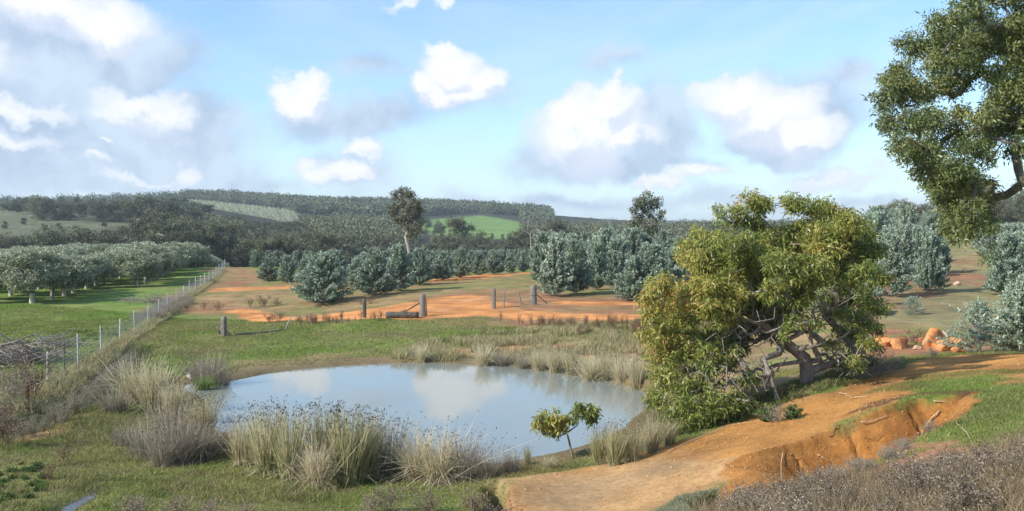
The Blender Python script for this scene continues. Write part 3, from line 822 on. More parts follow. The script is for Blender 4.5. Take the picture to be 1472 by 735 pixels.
BGP = [  # u, v of base, v of top, width factor, proto, label
    (464, 436, 364, 1.0, 3, 'bushy silver-green gum, nearest and widest of the middle clump left of the gateway'),
    (386, 404, 371, 1.1, 1, 'low blue-green gum at the far left end of the row beside the red track'),
    (413, 406, 367, 1.0, 0, 'blue-green gum between the leftmost low one and the big bushy gum'),
    (540, 425, 357, .95, 1, 'tall silver gum right behind the big bushy gum with a dark gap between'),
    (574, 418, 352, .9, 0, 'silvery gum with frosty left side, under the tall forked gum'),
    (603, 410, 357, .9, 2, 'silver gum whose shadow falls on the green verge of the clearing'),
    (512, 412, 372, 1.0, 0, 'smaller gum peeping out between the bushy gum and the silver clump'),
    (636, 403, 362, .9, 1, 'rounded gum beyond the green verge, first of the long back row'),
    (662, 400, 358, .9, 2, 'slim gum in the long back row left of the clearing track'),
    (688, 396, 362, .9, 0, 'bluish gum above the pale track in the long back row'),
    (712, 394, 360, .9, 1, 'mid-height gum in the long back row behind the clearing'),
    (733, 392, 364, .9, 0, 'small gum near the right end of the long back row'),
    (752, 391, 362, .9, 2, 'last gum of the long back row, beside the big pale clump'),
    (797, 426, 342, .80, 0, 'pale frosty gum at the left edge of the right-hand clump behind the old posts'),
    (828, 422, 346, .85, 1, 'dark-sided gum second in the right-hand clump'),
    (858, 417, 340, .72, 2, 'narrow gum rising in the middle of the right-hand clump'),
    (884, 414, 344, .75, 0, 'dusky gum behind the pale gap of the right-hand clump'),
    (912, 433, 368, 1.0, 1, 'bright blue gum next to the left edge of the big yellow-green tree'),
    (940, 430, 352, .85, 3, 'wide blue gum partly hidden by the big yellow-green tree'),
    (968, 425, 356, .8, 0, 'blue gum mostly hidden behind the left top of the yellow-green tree'),
    (1000, 420, 362, .8, 1, 'blue gum seen through the gaps of the yellow-green tree'),
    (1246, 440, 376, .8, 1, 'blue-green gum touching the right edge of the yellow-green tree'),
    (1281, 426, 338, .85, 0, 'frosty gum right of the yellow-green tree, above the red heap'),
    (1337, 419, 334, .72, 1, 'broad pale gum standing alone on the grassy slope left of the bare red patch'),
    (1300, 398, 324, .75, 2, 'blue gum behind the frosty gum, near the skyline'),
    (1356, 392, 344, .75, 0, 'bluish gum behind the broad pale gum beside the bare red patch'),
    (1262, 398, 306, .72, 0, 'tall gum behind the right shoulder of the yellow-green tree'),
    (1318, 380, 325, .85, 1, 'grey-blue gum high on the slope above the broad pale gum'),
    (1448, 425, 336, .95, 1, 'pale blue gum at the right edge above the dark hollow'),
    (1482, 415, 328, .95, 0, 'blue gum cut by the right edge of the view, upper slope'),
    (1478, 508, 396, .90, 3, 'large frosty blue gum filling the right edge in front of the dark hollow'),
]
def spread_base(u, v):
    return ground(u, v)
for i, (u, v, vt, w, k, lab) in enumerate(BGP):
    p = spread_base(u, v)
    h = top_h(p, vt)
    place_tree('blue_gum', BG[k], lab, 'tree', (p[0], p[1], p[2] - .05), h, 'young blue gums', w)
for (u, v, vt, lab) in [(1408, 507, 432, 'low sprawling silver-blue gum bush beside the orange boulders'),
                        (1212, 462, 432, 'low straggly silvery gum regrowth at the foot of the slope gums'),
                        (1312, 452, 425, 'small thin silvery gum seedling on the grass above the boulders')]:
    p = ground(u, v); place_tree('gum_bush', BGLOW, lab, 'bush', (p[0], p[1], p[2] - .05), top_h(p, vt), 'young blue gums', .9 if vt < 440 else .8)
# rear ranks nobody can tell apart: they fill the plantation behind the named ones
rr = random.Random(5)
n_back = 0
for (u0, u1, Y0, Y1, vt0, vt1, n) in [(430, 620, 90, 112, 362, 374, 18), (620, 765, 122, 150, 360, 368, 20), (778, 990, 84, 125, 334, 348, 32), (360, 470, 135, 150, 368, 376, 6),
                                      (1235, 1365, 105, 160, 300, 314, 18), (1240, 1330, 76, 98, 332, 336, 5), (1400, 1490, 75, 130, 326, 320, 11), (1350, 1420, 150, 200, 318, 322, 4), (990, 1240, 95, 140, 345, 360, 12)]:
    for i in range(n):
        u = u0 + (u1 - u0) * (i + rr.random() * .8) / n; Y = rr.uniform(Y0, Y1); x = (u - 736) / 1400 * Y
        p = np.array([x, Y, hz(x, Y)])
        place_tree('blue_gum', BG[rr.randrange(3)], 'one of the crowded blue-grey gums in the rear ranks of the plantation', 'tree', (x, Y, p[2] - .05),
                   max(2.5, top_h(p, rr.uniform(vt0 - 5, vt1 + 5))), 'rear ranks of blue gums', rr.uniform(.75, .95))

# ------------------------------------------------------------------ olives
def olive_proto(seed):
    rng = np.random.default_rng(seed); g = Geo(); t = Geo()
    lob = []
    for i in range(15):
        th = rng.random() * 6.28; r = .36 * rng.random() ** .5
        lob.append(((math.cos(th) * r, math.sin(th) * r, .36 + .44 * rng.random() * (1 - r)), (.17 + .05 * rng.random(), .17 + .05 * rng.random(), .15)))
    lob.append(((0, 0, .74), (.24, .24, .16)))
    C = fill_lobes(lob, .036, rng)
    C = C[C[:, 2] > .14]
    crown(g, C, 34, .035, .040, .015, rng, .05, None, .6, .5)
    tg = [c for c, r in lob]
    skeleton(t, [(0, 0, -.02), (.01, 0, .12), (.015, .01, .25)], tg, rng, .006, .034, .25)
    gd = Geo(); add_tube(gd, [(0, 0, 0), (.003, 0, .08), (.008, 0, .17)], [.034, .031, .030], 8)
    return t.mesh('olive_trunk', M_BARKD), g.mesh('olive_crown', M_OLIVE), gd.mesh('olive_guard', M_CREAM)
OL = [olive_proto(s) for s in (200, 201, 202, 203)]
front = {}
cands = []
for row in range(14):
    off = 7.0 + 5.2 * row
    y = {0: 104, 1: 82, 2: 78, 3: 78, 4: 78}.get(row, 80)
    k = 0
    while y < 205:
        x = -.226 * (y - 37) - 17.7 - off + rr.uniform(-.3, .3); yy = y + rr.uniform(-.5, .5)
        u = 736 + 1400 * x / yy
        if u > -50: cands.append((row, k, x, yy, u))
        y += 4.8; k += 1
fl = {(0, 0): 'olive tree standing alone nearest the fence in the row along it', (0, 1): 'olive tree second up the fence-side row of the grove',
      (1, 0): 'olive tree with pale trunk at the right end of the grove front', (2, 0): 'olive tree with tall pale trunk near the middle of the grove front',
      (3, 0): 'large olive tree with low crown at the left of the grove front', (4, 0): 'olive tree cut by the left edge of the view'}
for row, k, x, y, u in cands:
    lab = fl.get((row, k)) or ('olive tree in the outer row that runs beside the bright green strip' if row == 0 else 'one of the grey-green olive trees packed inside the grove')
    grp = None if (row, k) in fl else ('outer row of olives' if row == 0 else 'olive trees inside the grove')
    h = rr.uniform(3.9, 4.6) * (1.12 if k < 2 else 1)
    o = thing('olive_tree', lab, 'tree', (x, y, hz(x, y) - .03), rr.random() * 6.28, (h * 1.28, h * 1.28, h), grp)
    m = OL[rr.randrange(4)]
    obj('trunk', m[0], o); obj('crown', m[1], o)
    if y < 130: obj('trunk_paint', m[2], o)

# ------------------------------------------------------------------ darker trees beyond
def euc_proto(seed, bare=.35, nl=12, leaf=M_DARK, r=.24, per=60, spacing=.05, L=.027, flat=1.0, bark=M_TWIG):
    rng = np.random.default_rng(seed); g = Geo(); t = Geo(); lob = []
    for i in range(nl):
        th = rng.random() * 6.28; h = bare + (1 - bare) * (.15 + .75 * rng.random()); rad = .34 * math.sin(math.pi * min(.95, (h - bare) / (1.08 - bare) * .8 + .15)) * (.4 + .6 * rng.random()) * flat
        lob.append(((math.cos(th) * rad, math.sin(th) * rad, h), (r * .62, r * .62, r * .5)))
    lob.append(((0, 0, .9), (r * .6, r * .6, r * .4)))
    C = fill_lobes(lob, spacing, rng)
    crown(g, C, per, spacing * .8, L, L * .5, rng, .2, None, .3, .5)
    skeleton(t, [(0, 0, -.03), (.01, 0, bare * .4), (.02, .01, bare * .7)], [c for c, _ in lob], rng, .003, .018, .12)
    return t.mesh('gum_trunk', bark), g.mesh('gum_crown', leaf)
EU = [euc_proto(300, .18, 16), euc_proto(301, .25, 14), euc_proto(302, .12, 18, r=.28), euc_proto(303, .38, 11, r=.2, bark=M_PALE), euc_proto(304, .3, 13, r=.17, per=14, bark=M_PALE)]
EUROUND = [euc_proto(320 + k, -.06, 20, M_DARK, .36, 22, .062, .038) for k in range(3)]
EUFAR = [euc_proto(310 + k, .10, 14, M_HILL, .34, 18, .062, .05) for k in range(4)]
def belt(u0, u1, n, Y0, Y1, v0, v1, protos, label, group, w=(.85, 1.15), hmin=3, name='gum_tree', names=None):
    for i in range(n):
        f = (i + .2 + .6 * rr.random()) / n
        u = u0 + (u1 - u0) * f; Y = rr.uniform(Y0, Y1); x = (u - 736) / 1400 * Y
        z = hz(x, Y); vt = v0 + (v1 - v0) * f + rr.uniform(-6, 6) * 200 / Y * 1.2
        h = max(hmin, top_h((x, Y, z), vt))
        lab = label if names is None else names[i]
        place_tree(name, protos[rr.randrange(len(protos))], lab, 'tree', (x, Y, z - .2), h, None if names else group, rr.uniform(*w))
belt(-30, 60, 8, 215, 240, 340, 336, EUROUND, 'dark rounded tree in the row behind the left end of the olives', 'dark trees behind the olive grove')
belt(60, 215, 11, 212, 245, 333, 334, EUROUND, 'dark rounded tree in the row behind the left end of the olives', 'dark trees behind the olive grove')
belt(195, 330, 12, 215, 250, 306, 318, EU, 'tall dark gum in the thick stand behind the top of the fence', 'tall gums behind the grove')
belt(330, 480, 13, 215, 250, 334, 338, EU, 'dark gum in the stand between the red track and the valley', 'gums behind the red track')
belt(440, 620, 12, 235, 280, 336, 344, EU, 'grey-brown gum in the belt behind the left plantation', 'grey-brown gums of the middle belt')
belt(620, 790, 11, 240, 300, 338, 346, EU, 'low dark gum below the green paddock', 'dark gums below the green paddock')
belt(790, 1010, 12, 260, 330, 334, 338, EU, 'dusky gum showing above the right-hand clump', 'dusky gums behind the right-hand clump')
belt(280, 470, 14, 290, 340, 322, 330, EU, 'gum in the second rank of the valley floor stand', 'second rank of valley gums')
# hillside individuals
belt(42, 125, 5, 425, 445, 283, 292, EUROUND, 'big rounded tree among the dark clump on the left hillside', 'clump on the left hillside', (1.1, 1.5))
belt(130, 200, 5, 425, 450, 290, 288, EUROUND, 'big rounded tree among the dark clump on the left hillside', 'clump on the left hillside', (1.1, 1.5))
belt(200, 300, 16, 400, 520, 282, 296, EUFAR, 'dark tree in the stand climbing the left hillside', 'stand on the left hillside', (.9, 1.3))
belt(290, 420, 18, 420, 520, 306, 322, EUFAR, 'dark tree below the striped orchard', 'trees below the striped orchard', (.9, 1.3))
belt(420, 600, 20, 430, 600, 318, 322, EUFAR, 'dark tree on the mid slope left of the green paddock', 'trees left of the green paddock', (.9, 1.3))
belt(200, 420, 18, 330, 380, 318, 328, EUFAR, 'dark tree in the lower valley stand', 'lower valley stand', (.9, 1.3))
belt(600, 760, 10, 420, 480, 336, 338, EUFAR, 'small dark tree at the foot of the green paddock', 'trees at the foot of the paddock', (.9, 1.3))
belt(780, 1010, 16, 420, 600, 328, 330, EUFAR, 'dark tree on the low ridge right of the paddock', 'low ridge trees', (.9, 1.3))
belt(-30, 30, 2, 540, 560, 284, 284, EUFAR, '', None, (.9, 1.2), names=['dark round tree at the left edge on the hillside', 'dark round tree just right of the left-edge one on the hillside'])
belt(-20, 210, 24, 470, 540, 290, 290, EUFAR, 'tree in the broken woodland near the top of the left hill', 'woodland near the top of the left hill', (1.0, 1.4), 4)
belt(0, 130, 6, 480, 540, 300, 296, EUFAR, 'small tree dotted over the upper left hillside', 'trees dotted over the left hillside', (.9, 1.2), 4)
belt(0, 205, 9, 340, 400, 330, 326, EUFAR, 'low tree on the left hillside grass', 'low trees on the left hillside', (1.0, 1.4), 3)
belt(15, 205, 9, 560, 590, 283, 284, EUFAR, 'small round tree spaced along the left skyline', 'round trees on the left skyline', (1.0, 1.3))
belt(200, 270, 10, 560, 640, 283, 285, EUFAR, 'tree on the skyline where the left hill meets the far forest', 'skyline trees at the forest edge', (1.0, 1.3))
belt(1270, 1350, 13, 225, 260, 292, 292, EUROUND, 'bluish tree on the right-hand skyline left of the hanging gum branches', 'trees on the right skyline')
belt(1400, 1500, 9, 225, 250, 290, 272, EUROUND, 'dark green tree on the right-hand skyline at the edge', 'trees at the right edge of the skyline')
belt(1180, 1290, 9, 240, 280, 320, 300, EUROUND, 'tree on the skyline behind the yellow-green tree', 'skyline trees behind the yellow-green tree')
for (u, Y, vt, k, w, nm, lab) in [(660, 300, 312, 0, .8, 'gum_tree', 'dark conical tree in front of the green paddock, tallest there'), (610, 520, 314, 1, 1.0, 'gum_tree', 'grey tree inside the paddock left of its dark neighbour'),
                             (631, 500, 317, 2, 1.0, 'gum_tree', 'small dark round tree standing in the green paddock'), (690, 290, 330, 2, 1.1, 'gum_tree', 'dark spreading tree at the right foot of the paddock'),
                             (752, 250, 322, 2, .9, 'gum_tree', 'brownish rounded tree beside the bare pale branches'), (798, 330, 316, 1, 1.3, 'gum_tree', 'dome-topped dark tree behind the bare pale tree'),
                             (207, 220, 336, 2, 1.2, 'gum_tree', 'yellowish-green rounded tree behind the olives')]:
    x = (u - 736) / 1400 * Y; z = hz(x, Y)
    place_tree(nm, (EU if Y < 350 else EUFAR)[k], lab, 'tree', (x, Y, z - .2), top_h((x, Y, z), vt), None, w)

def forest(name, label, area, n, hr, seed, keep=None, per=84, ls=1.0):
    """a far-off wood: many small trees in one object"""
    rng = np.random.default_rng(seed); g = Geo()
    u = rng.uniform(area[0], area[1], n); Y = np.exp(rng.uniform(math.log(area[2]), math.log(area[3]), n)); x = (u - 736) / 1400 * Y
    if keep is not None:
        k = keep(x, Y); x, Y = x[k], Y[k]
    z = H(x, Y); m = len(x); h = rng.uniform(*hr, m)
    idx = np.repeat(np.arange(m), per); d = rnd_dir(rng, m * per) * (rng.random((m * per, 1)) ** .45)
    P = np.stack([x[idx] + d[:, 0] * h[idx] * .56, Y[idx] + d[:, 1] * h[idx] * .56, z[idx] + h[idx] * (.5 + .5 * d[:, 2])], 1)
    D = rnd_dir(rng, m * per)
    add_leaves(g, P, D, h[idx] * .16 * ls, h[idx] * .11 * ls, np.clip(.4 * rng.random(m)[idx] + .6 * rng.random(m * per), 0, 1), rng)
    tag(obj(name, g.mesh(name, M_HILL)), label, 'forest', None, 'stuff')
def outside(*polys):
    def f(x, y):
        k = np.ones(len(x), bool)
        for P, mrg in polys: k &= polysd(x, y, P) < -mrg
        return k
    return f
def vrow(x, y, dz=0.0): return 335 - 1400 * (H(x, y) + dz - CAMZ) / y
def ucol(x, y): return 736 + 1400 * x / y
def keep_ridge(x, y):
    u, v = ucol(x, y), vrow(x, y)
    lim = np.interp(u, [235, 250, 330, 418, 434, 436, 590, 600, 690, 750, 756], [284, 286.5, 290, 302, 320, 326, 326, 311, 306, 312, 330])
    return v < lim
def keep_low(x, y):
    u, v = ucol(x, y), vrow(x, y, 8)
    lim = np.interp(u, [200, 250, 300, 395, 432, 440, 590, 600, 750, 760], [290, 297, 302, 320, 328, 306, 306, 338, 338, 322])
    return v > lim
forest('far_forest', 'dark forest covering the ridge above the striped orchard', (235, 790, 760, 1150), 4600, (6, 12), 401, keep_ridge)
forest('slope_forest', 'dark woodland on the slope between the orchard and the paddock', (300, 760, 380, 780), 1500, (5, 10), 402, keep_low, 190, .62)
forest('valley_wood', 'hazy wood along the low valley behind the plantation', (760, 1150, 360, 900), 700, (5, 9), 403, None, 160, .65)
forest('horizon_forest', 'blue hazy forest on the farthest ridge to the right', (740, 1420, 1700, 3200), 4200, (10, 17), 404)
forest('left_horizon_forest', 'forest strip along the far left skyline', (-200, 330, 900, 1500), 700, (7, 10), 405)

# orchard rows on the far slope
og = Geo(); rng = np.random.default_rng(77)
a0, a1 = at(262, 289, 780), at(432, 322, 600)
for i in range(26):
    f = i / 25
    ub, vb = 266 + 164 * f, 289 + 30 * f * (1 - .15 * (1 - f))
    # each row runs up the slope
    lo_ = np.array(cast(268 + 165 * f, 294.5 + 30 * f ** 1.0, H0f)); hi_ = np.array(cast(258 + 160 * f, 287 + 15.5 * f, H0f))
    g = Geo(); L = np.linalg.norm(hi_ - lo_); m = max(3, int(L / 3.2)); m = min(m, 90)
    pts = lo_ + (hi_ - lo_) * (np.arange(m) / max(1, m - 1))[:, None]
    zz = H(pts[:, 0], pts[:, 1])
    idx = np.repeat(np.arange(m), 14); d = rnd_dir(rng, len(idx)) * np.array([.3, .5, .5])
    P = np.stack([pts[idx, 0] + d[:, 0], pts[idx, 1] + d[:, 1], zz[idx] + .8 + d[:, 2]], 1)
    add_leaves(g, P, rnd_dir(rng, len(idx)), .8, .5, rng.random(len(idx)), rng)
    tag(obj('orchard_row', g.mesh('orchard_row', M_OLIVE)), 'row of young grey-green trees in the striped orchard on the far slope', 'orchard row', 'rows of the striped orchard')

# ------------------------------------------------------------------ single tall trees of the middle distance
def lobe_tree(name, label, base, lobes, Y, dY, seed, trunk_pts, r_trunk, spacing, per, L, Wd, leafm, barkm, droop=.4, sig=.12, r_tip=.01, bow=.2, branch_extra=(), shell=.3, extra_tint=None, flat_y=1.0, group=None, cat='tree', twigs=.5, kmin=3, gap=None):
    """lobes: (u, v, r_px[, depth offset]) round a tree that stands Y metres ahead"""
    rng = np.random.default_rng(seed); L3 = []
    for q in lobes:
        u, v, r = q[:3]; off = q[3] if len(q) > 3 else rng.uniform(-dY, dY)
        c = at(u, v, Y + off); rad = r * (Y + off) / 1400
        L3.append((c, (rad * 1.08, rad * 1.08 * flat_y, rad * .92)))
    C = fill_lobes(L3, spacing, rng, shell)
    if gap:
        C = C[fbm(C[:, 0] + .6 * C[:, 1], C[:, 2], gap[0], 3, seed) < gap[1]]
    g = Geo(); t = Geo()
    tb = rng.random(len(C))
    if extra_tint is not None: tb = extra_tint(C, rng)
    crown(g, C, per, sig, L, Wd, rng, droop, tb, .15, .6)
    tg = [c for c, _ in L3] + [at(*b) for b in branch_extra]
    sel = rng.random(len(C)) < twigs
    tg += list(C[sel])
    skeleton(t, [at(*q) for q in trunk_pts], tg, rng, r_tip, r_trunk, bow, 2.5, kmin)
    o = thing(name, label, cat, base, 0, 1, group)
    for nm, me in (('trunk', t.mesh(name + '_trunk', barkm, True)), ('crown', g.mesh(name + '_crown', leafm))):
        c = obj(nm, me, o); c.location = [-float(q) for q in base]
    return o

def fork_tint(C, rng): return np.clip(rng.random(len(C)) * .5 + .25, 0, 1)
def gp(u, v, Y):                       # a ground point straight below a picture column at a given distance
    x = (u - 736) / 1400 * Y; return np.array([x, Y, hz(x, Y)])
b = gp(590, 352, 150)
lobe_tree('gum_tree', 'tall forked gum with tan foliage rising above the middle plantation', b,
          [(572, 278, 9), (582, 276, 8), (590, 283, 8), (575, 293, 10), (563, 302, 8), (571, 312, 9), (585, 306, 10), (580, 322, 9), (595, 330, 10), (600, 318, 9), (592, 295, 8), (592, 284, 7), (597, 295, 8), (598, 306, 8), (588, 338, 8), (603, 300, 6)],
          150, 1.2, 501, [(590, 372, 150), (586, 350, 150), (583, 340, 150)], .28, .30, 30, .30, .15, M_DARK, M_PALE, .3, .35, .03, .1, twigs=.15, extra_tint=lambda C, r: .5 + .5 * r.random(len(C)))
b = gp(930, 352, 150)
lobe_tree('gum_tree', 'tall mushroom-topped gum standing alone above the right-hand clump', b,
          [(930, 285, 10), (918, 292, 10), (944, 292, 9), (932, 298, 11), (912, 302, 7), (950, 302, 6), (925, 310, 8), (940, 312, 8), (953, 313, 5), (915, 318, 9), (930, 325, 10), (945, 325, 7), (912, 330, 8), (938, 333, 7), (905, 322, 5)],
          150, 1.5, 502, [(938, 372, 150), (939, 350, 150), (937, 335, 150)], .24, .30, 30, .30, .15, M_DARK, M_TWIG, .2, .35, .03, .1, twigs=.2)
b = gp(762, 355, 200)
rngb = np.random.default_rng(503); t = Geo()
tg = [at(762 + rngb.normal() * 13, 318 + abs(rngb.normal()) * 12, 200 + rngb.normal()) for _ in range(40)] + [at(764, 303, 200), at(770, 306, 200), at(758, 308, 200)]
skeleton(t, [at(764, 365, 200), at(763, 345, 200), at(762, 335, 200)], tg, rngb, .02, .15, .12, 2.4, 3)
o = thing('dead_tree', 'bare pale-branched tree without leaves beside the brownish rounded tree', 'tree', b)
c = obj('branches', t.mesh('dead_tree_branches', M_TWIG), o); c.location = [-float(q) for q in b]

# ------------------------------------------------------------------ the big yellow-green tree by the pond
ML = [(1030, 305, 15), (1043, 312, 12), (1075, 288, 17), (1092, 295, 20), (1062, 308, 18), (1140, 292, 16), (1162, 300, 20), (1190, 302, 20), (1215, 318, 22), (1235, 335, 24), (1250, 360, 22),
      (1190, 345, 34), (1150, 340, 30), (1112, 345, 26), (1068, 352, 26), (1030, 352, 22), (998, 356, 20), (985, 368, 16), (1005, 388, 22), (1045, 385, 26), (1085, 388, 28), (1125, 385, 30),
      (1165, 385, 30), (1205, 385, 30), (1240, 395, 22), (948, 408, 18), (935, 425, 16), (965, 425, 24), (995, 425, 26), (1030, 418, 24), (945, 450, 24), (980, 455, 26), (1015, 450, 24),
      (1230, 425, 18), (1195, 415, 22), (1150, 420, 22), (1110, 420, 18), (932, 480, 14), (955, 485, 22), (990, 490, 24), (1025, 485, 20), (950, 515, 22), (985, 522, 24), (1020, 515, 18),
      (1140, 462, 13, -1.6), (1130, 482, 8, -1.7), (1172, 468, 9, -1.5), (1215, 452, 14), (1240, 455, 18), (1258, 470, 12), (1245, 490, 12), (1262, 498, 8), (1195, 492, 10, -.8), (1055, 450, 15), (1065, 500, 12), (1230, 520, 10), (1205, 520, 8),
      (955, 545, 20, -1.5), (985, 555, 22, -1.8), (1015, 550, 20, -1.8), (970, 580, 20, -2.6), (1000, 590, 22, -2.8), (1035, 580, 22, -2.6), (1065, 575, 18, -2.4), (960, 600, 12, -2.9), (1040, 548, 18, -1.5), (1075, 545, 14, -1.5), (945, 570, 16, -2.2), (985, 608, 14, -3.0), (1020, 604, 14, -3.0), (1055, 597, 16, -2.6), (1090, 590, 16, -2.2), (1118, 583, 12, -1.4),
      (1085, 455, 22, 1.2), (1110, 470, 24, 1.5), (1150, 440, 22, 1.2), (1060, 480, 24, .8), (1200, 440, 22, 1.2), (1220, 480, 22, 1.2), (1040, 510, 24, .2), (1090, 430, 22, .6), (1130, 440, 18, .2), (1240, 430, 18, .8), (1262, 400, 14, 0), (1262, 440, 12, 0), (1250, 520, 12, .8), (1015, 372, 22, -.5), (1040, 395, 24, -.8), (1065, 372, 22, -.5), (1020, 410, 24, -1), (1055, 425, 22, -1), (1000, 440, 22, -1), (1040, 455, 20, -1), (1000, 500, 20, -1.2), (1030, 530, 18, -1.4), (1055, 505, 14, -1.2), (1035, 335, 18), (1010, 335, 14), (1085, 325, 18)]
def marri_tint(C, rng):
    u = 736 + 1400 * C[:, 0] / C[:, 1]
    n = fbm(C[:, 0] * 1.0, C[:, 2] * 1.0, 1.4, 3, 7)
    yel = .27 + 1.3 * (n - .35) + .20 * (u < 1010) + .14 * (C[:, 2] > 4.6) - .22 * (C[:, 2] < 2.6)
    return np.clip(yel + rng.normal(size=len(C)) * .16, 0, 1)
tb = ground(1160, 553)
TY = float(tb[1])
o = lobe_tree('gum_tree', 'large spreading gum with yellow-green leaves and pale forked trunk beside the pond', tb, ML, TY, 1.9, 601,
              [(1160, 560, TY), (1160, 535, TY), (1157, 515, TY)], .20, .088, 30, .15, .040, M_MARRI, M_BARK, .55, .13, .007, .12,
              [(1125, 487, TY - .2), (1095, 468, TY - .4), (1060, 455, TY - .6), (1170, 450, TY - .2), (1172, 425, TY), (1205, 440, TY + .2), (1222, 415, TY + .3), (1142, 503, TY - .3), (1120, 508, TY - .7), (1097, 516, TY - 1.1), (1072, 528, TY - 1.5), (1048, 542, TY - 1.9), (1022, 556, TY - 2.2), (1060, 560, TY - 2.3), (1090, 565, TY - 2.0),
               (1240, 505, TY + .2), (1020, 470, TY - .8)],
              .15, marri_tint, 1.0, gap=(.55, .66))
# grey tangle of bare twigs inside and below its crown
rngt = np.random.default_rng(611); t = Geo()
tg = []
for (u, v, r, n, dy) in [(1110, 450, 32, 120, 0), (1180, 440, 30, 90, 0), (1060, 470, 30, 90, -.6), (1020, 540, 34, 110, -1.6), (1080, 540, 34, 110, -1.0), (1230, 520, 30, 120, .3), (1120, 470, 30, 60, -.4), (1050, 400, 24, 40, 0), (1200, 500, 30, 70, .3)]:
    for _ in range(int(n * 1.5)): tg.append(at(u + rngt.normal() * r * .6, v + rngt.normal() * r * .5, TY + dy + rngt.normal() * .6))
skeleton(t, [at(1160, 548, TY), at(1158, 520, TY), at(1155, 505, TY)], tg, rngt, .005, .12, .35, 2.2, 3, .14)
c = obj('bare_twigs', t.mesh('bare_twigs', M_TWIG), o); c.location = [-float(q) for q in tb]

# ------------------------------------------------------------------ the tall gum whose crown hangs in from the right
BL = [(1272, 145, 20), (1275, 175, 15), (1290, 105, 24), (1300, 140, 22), (1318, 65, 26), (1345, 90, 24), (1362, 32, 28), (1392, 15, 26), (1410, 45, 30), (1450, 20, 34), (1370, 70, 22), (1390, 95, 26), (1335, 130, 20),
      (1300, 180, 28), (1335, 170, 24), (1345, 205, 34), (1310, 215, 24), (1320, 245, 16), (1375, 165, 18), (1400, 200, 26), (1370, 240, 26), (1395, 270, 22), (1372, 275, 16), (1380, 305, 16, .5), (1372, 325, 12, .5), (1388, 330, 12, .4), (1415, 165, 20),
      (1440, 155, 28), (1462, 180, 30), (1430, 105, 18), (1440, 60, 26), (1470, 85, 28), (1425, 270, 10), (1405, 240, 16), (1460, 220, 14), (1425, 318, 11), (1418, 335, 9), (1422, 300, 8), (1418, 372, 8, .3), (1425, 355, 5, .3),
      (1500, 40, 45), (1510, 130, 45), (1500, 200, 40), (1560, 80, 50), (1550, -20, 50), (1480, -30, 40), (1430, -30, 36), (1600, 20, 50), (1600, 140, 45), (1520, -80, 50), (1470, 265, 8), (1640, 80, 50), (1580, -100, 50), (1650, -20, 50), (1365, 120, 26), (1375, 195, 26), (1420, 190, 24), (1350, 60, 24), (1400, 70, 26), (1300, 120, 20), (1460, 50, 30), (1330, 225, 22), (1352, 250, 22), (1345, 275, 12), (1362, 290, 18), (1378, 315, 20), (1385, 290, 20), (1395, 315, 14), (1368, 340, 9), (1385, 255, 24), (1410, 220, 20), (1340, 262, 18), (1352, 285, 14), (1372, 300, 20), (1392, 300, 18), (1380, 320, 18), (1366, 328, 12), (1396, 330, 12), (1382, 345, 9), (1408, 285, 14), (1415, 312, 13), (1420, 330, 10), (1412, 262, 16), (1360, 262, 20), (1440, 130, 24), (1465, 120, 24), (1280, 125, 16), (1262, 165, 10), (1290, 205, 16)]
bb = gp(1590, 0, 24.0)
def tall_tint(C, rng):
    n = fbm(C[:, 0], C[:, 2], 1.1, 3, 17)
    return np.clip(.45 + 1.2 * (n - .5) + rng.normal(size=len(C)) * .14, 0, 1)
lobe_tree('gum_tree', 'tall olive-green gum whose crown hangs into the view at the upper right', bb, BL, 23, 1.6, 701,
          [(1592, 560, 24), (1590, 400, 24), (1585, 250, 24), (1580, 170, 23.8)], .26, .082, 32, .10, .034, M_TALL, M_BARKD, .35, .12, .006, .14,
          [(1475, 133, 23), (1440, 140, 22.8), (1400, 110, 22.6), (1372, 85, 22.5), (1440, 128, 23), (1410, 132, 23), (1480, 235, 23), (1455, 265, 23), (1430, 290, 23), (1445, 200, 23)],
          .12, tall_tint, 1.0, gap=(.75, .65))

# ------------------------------------------------------------------ sapling at the water's edge
p = ground(822, 660)
lobe_tree('sapling', 'small slender sapling with two leafy heads leaning over the near edge of the pond', p,
          [(775, 608, 12), (788, 600, 13), (800, 600, 12), (808, 608, 11), (800, 618, 12), (788, 618, 11), (796, 610, 12), (778, 614, 9), (828, 598, 11), (842, 590, 13), (856, 594, 11), (836, 586, 11), (846, 600, 11), (818, 604, 8)],
          float(p[1]), .25, 801, [(825, 664, p[1]), (821, 648, p[1]), (818, 634, p[1]), (815, 622, p[1])], .030, .070, 22, .12, .04, M_MARRI, M_BARKD, .5, .08, .004, .2,
          [(803, 628, p[1]), (830, 612, p[1])], .3, lambda C, r: np.clip(.35 + .45 * (C[:, 0] < at(815, 600, p[1])[0]) + r.normal(size=len(C)) * .15, 0, 1), .8, cat='small tree', twigs=.6)

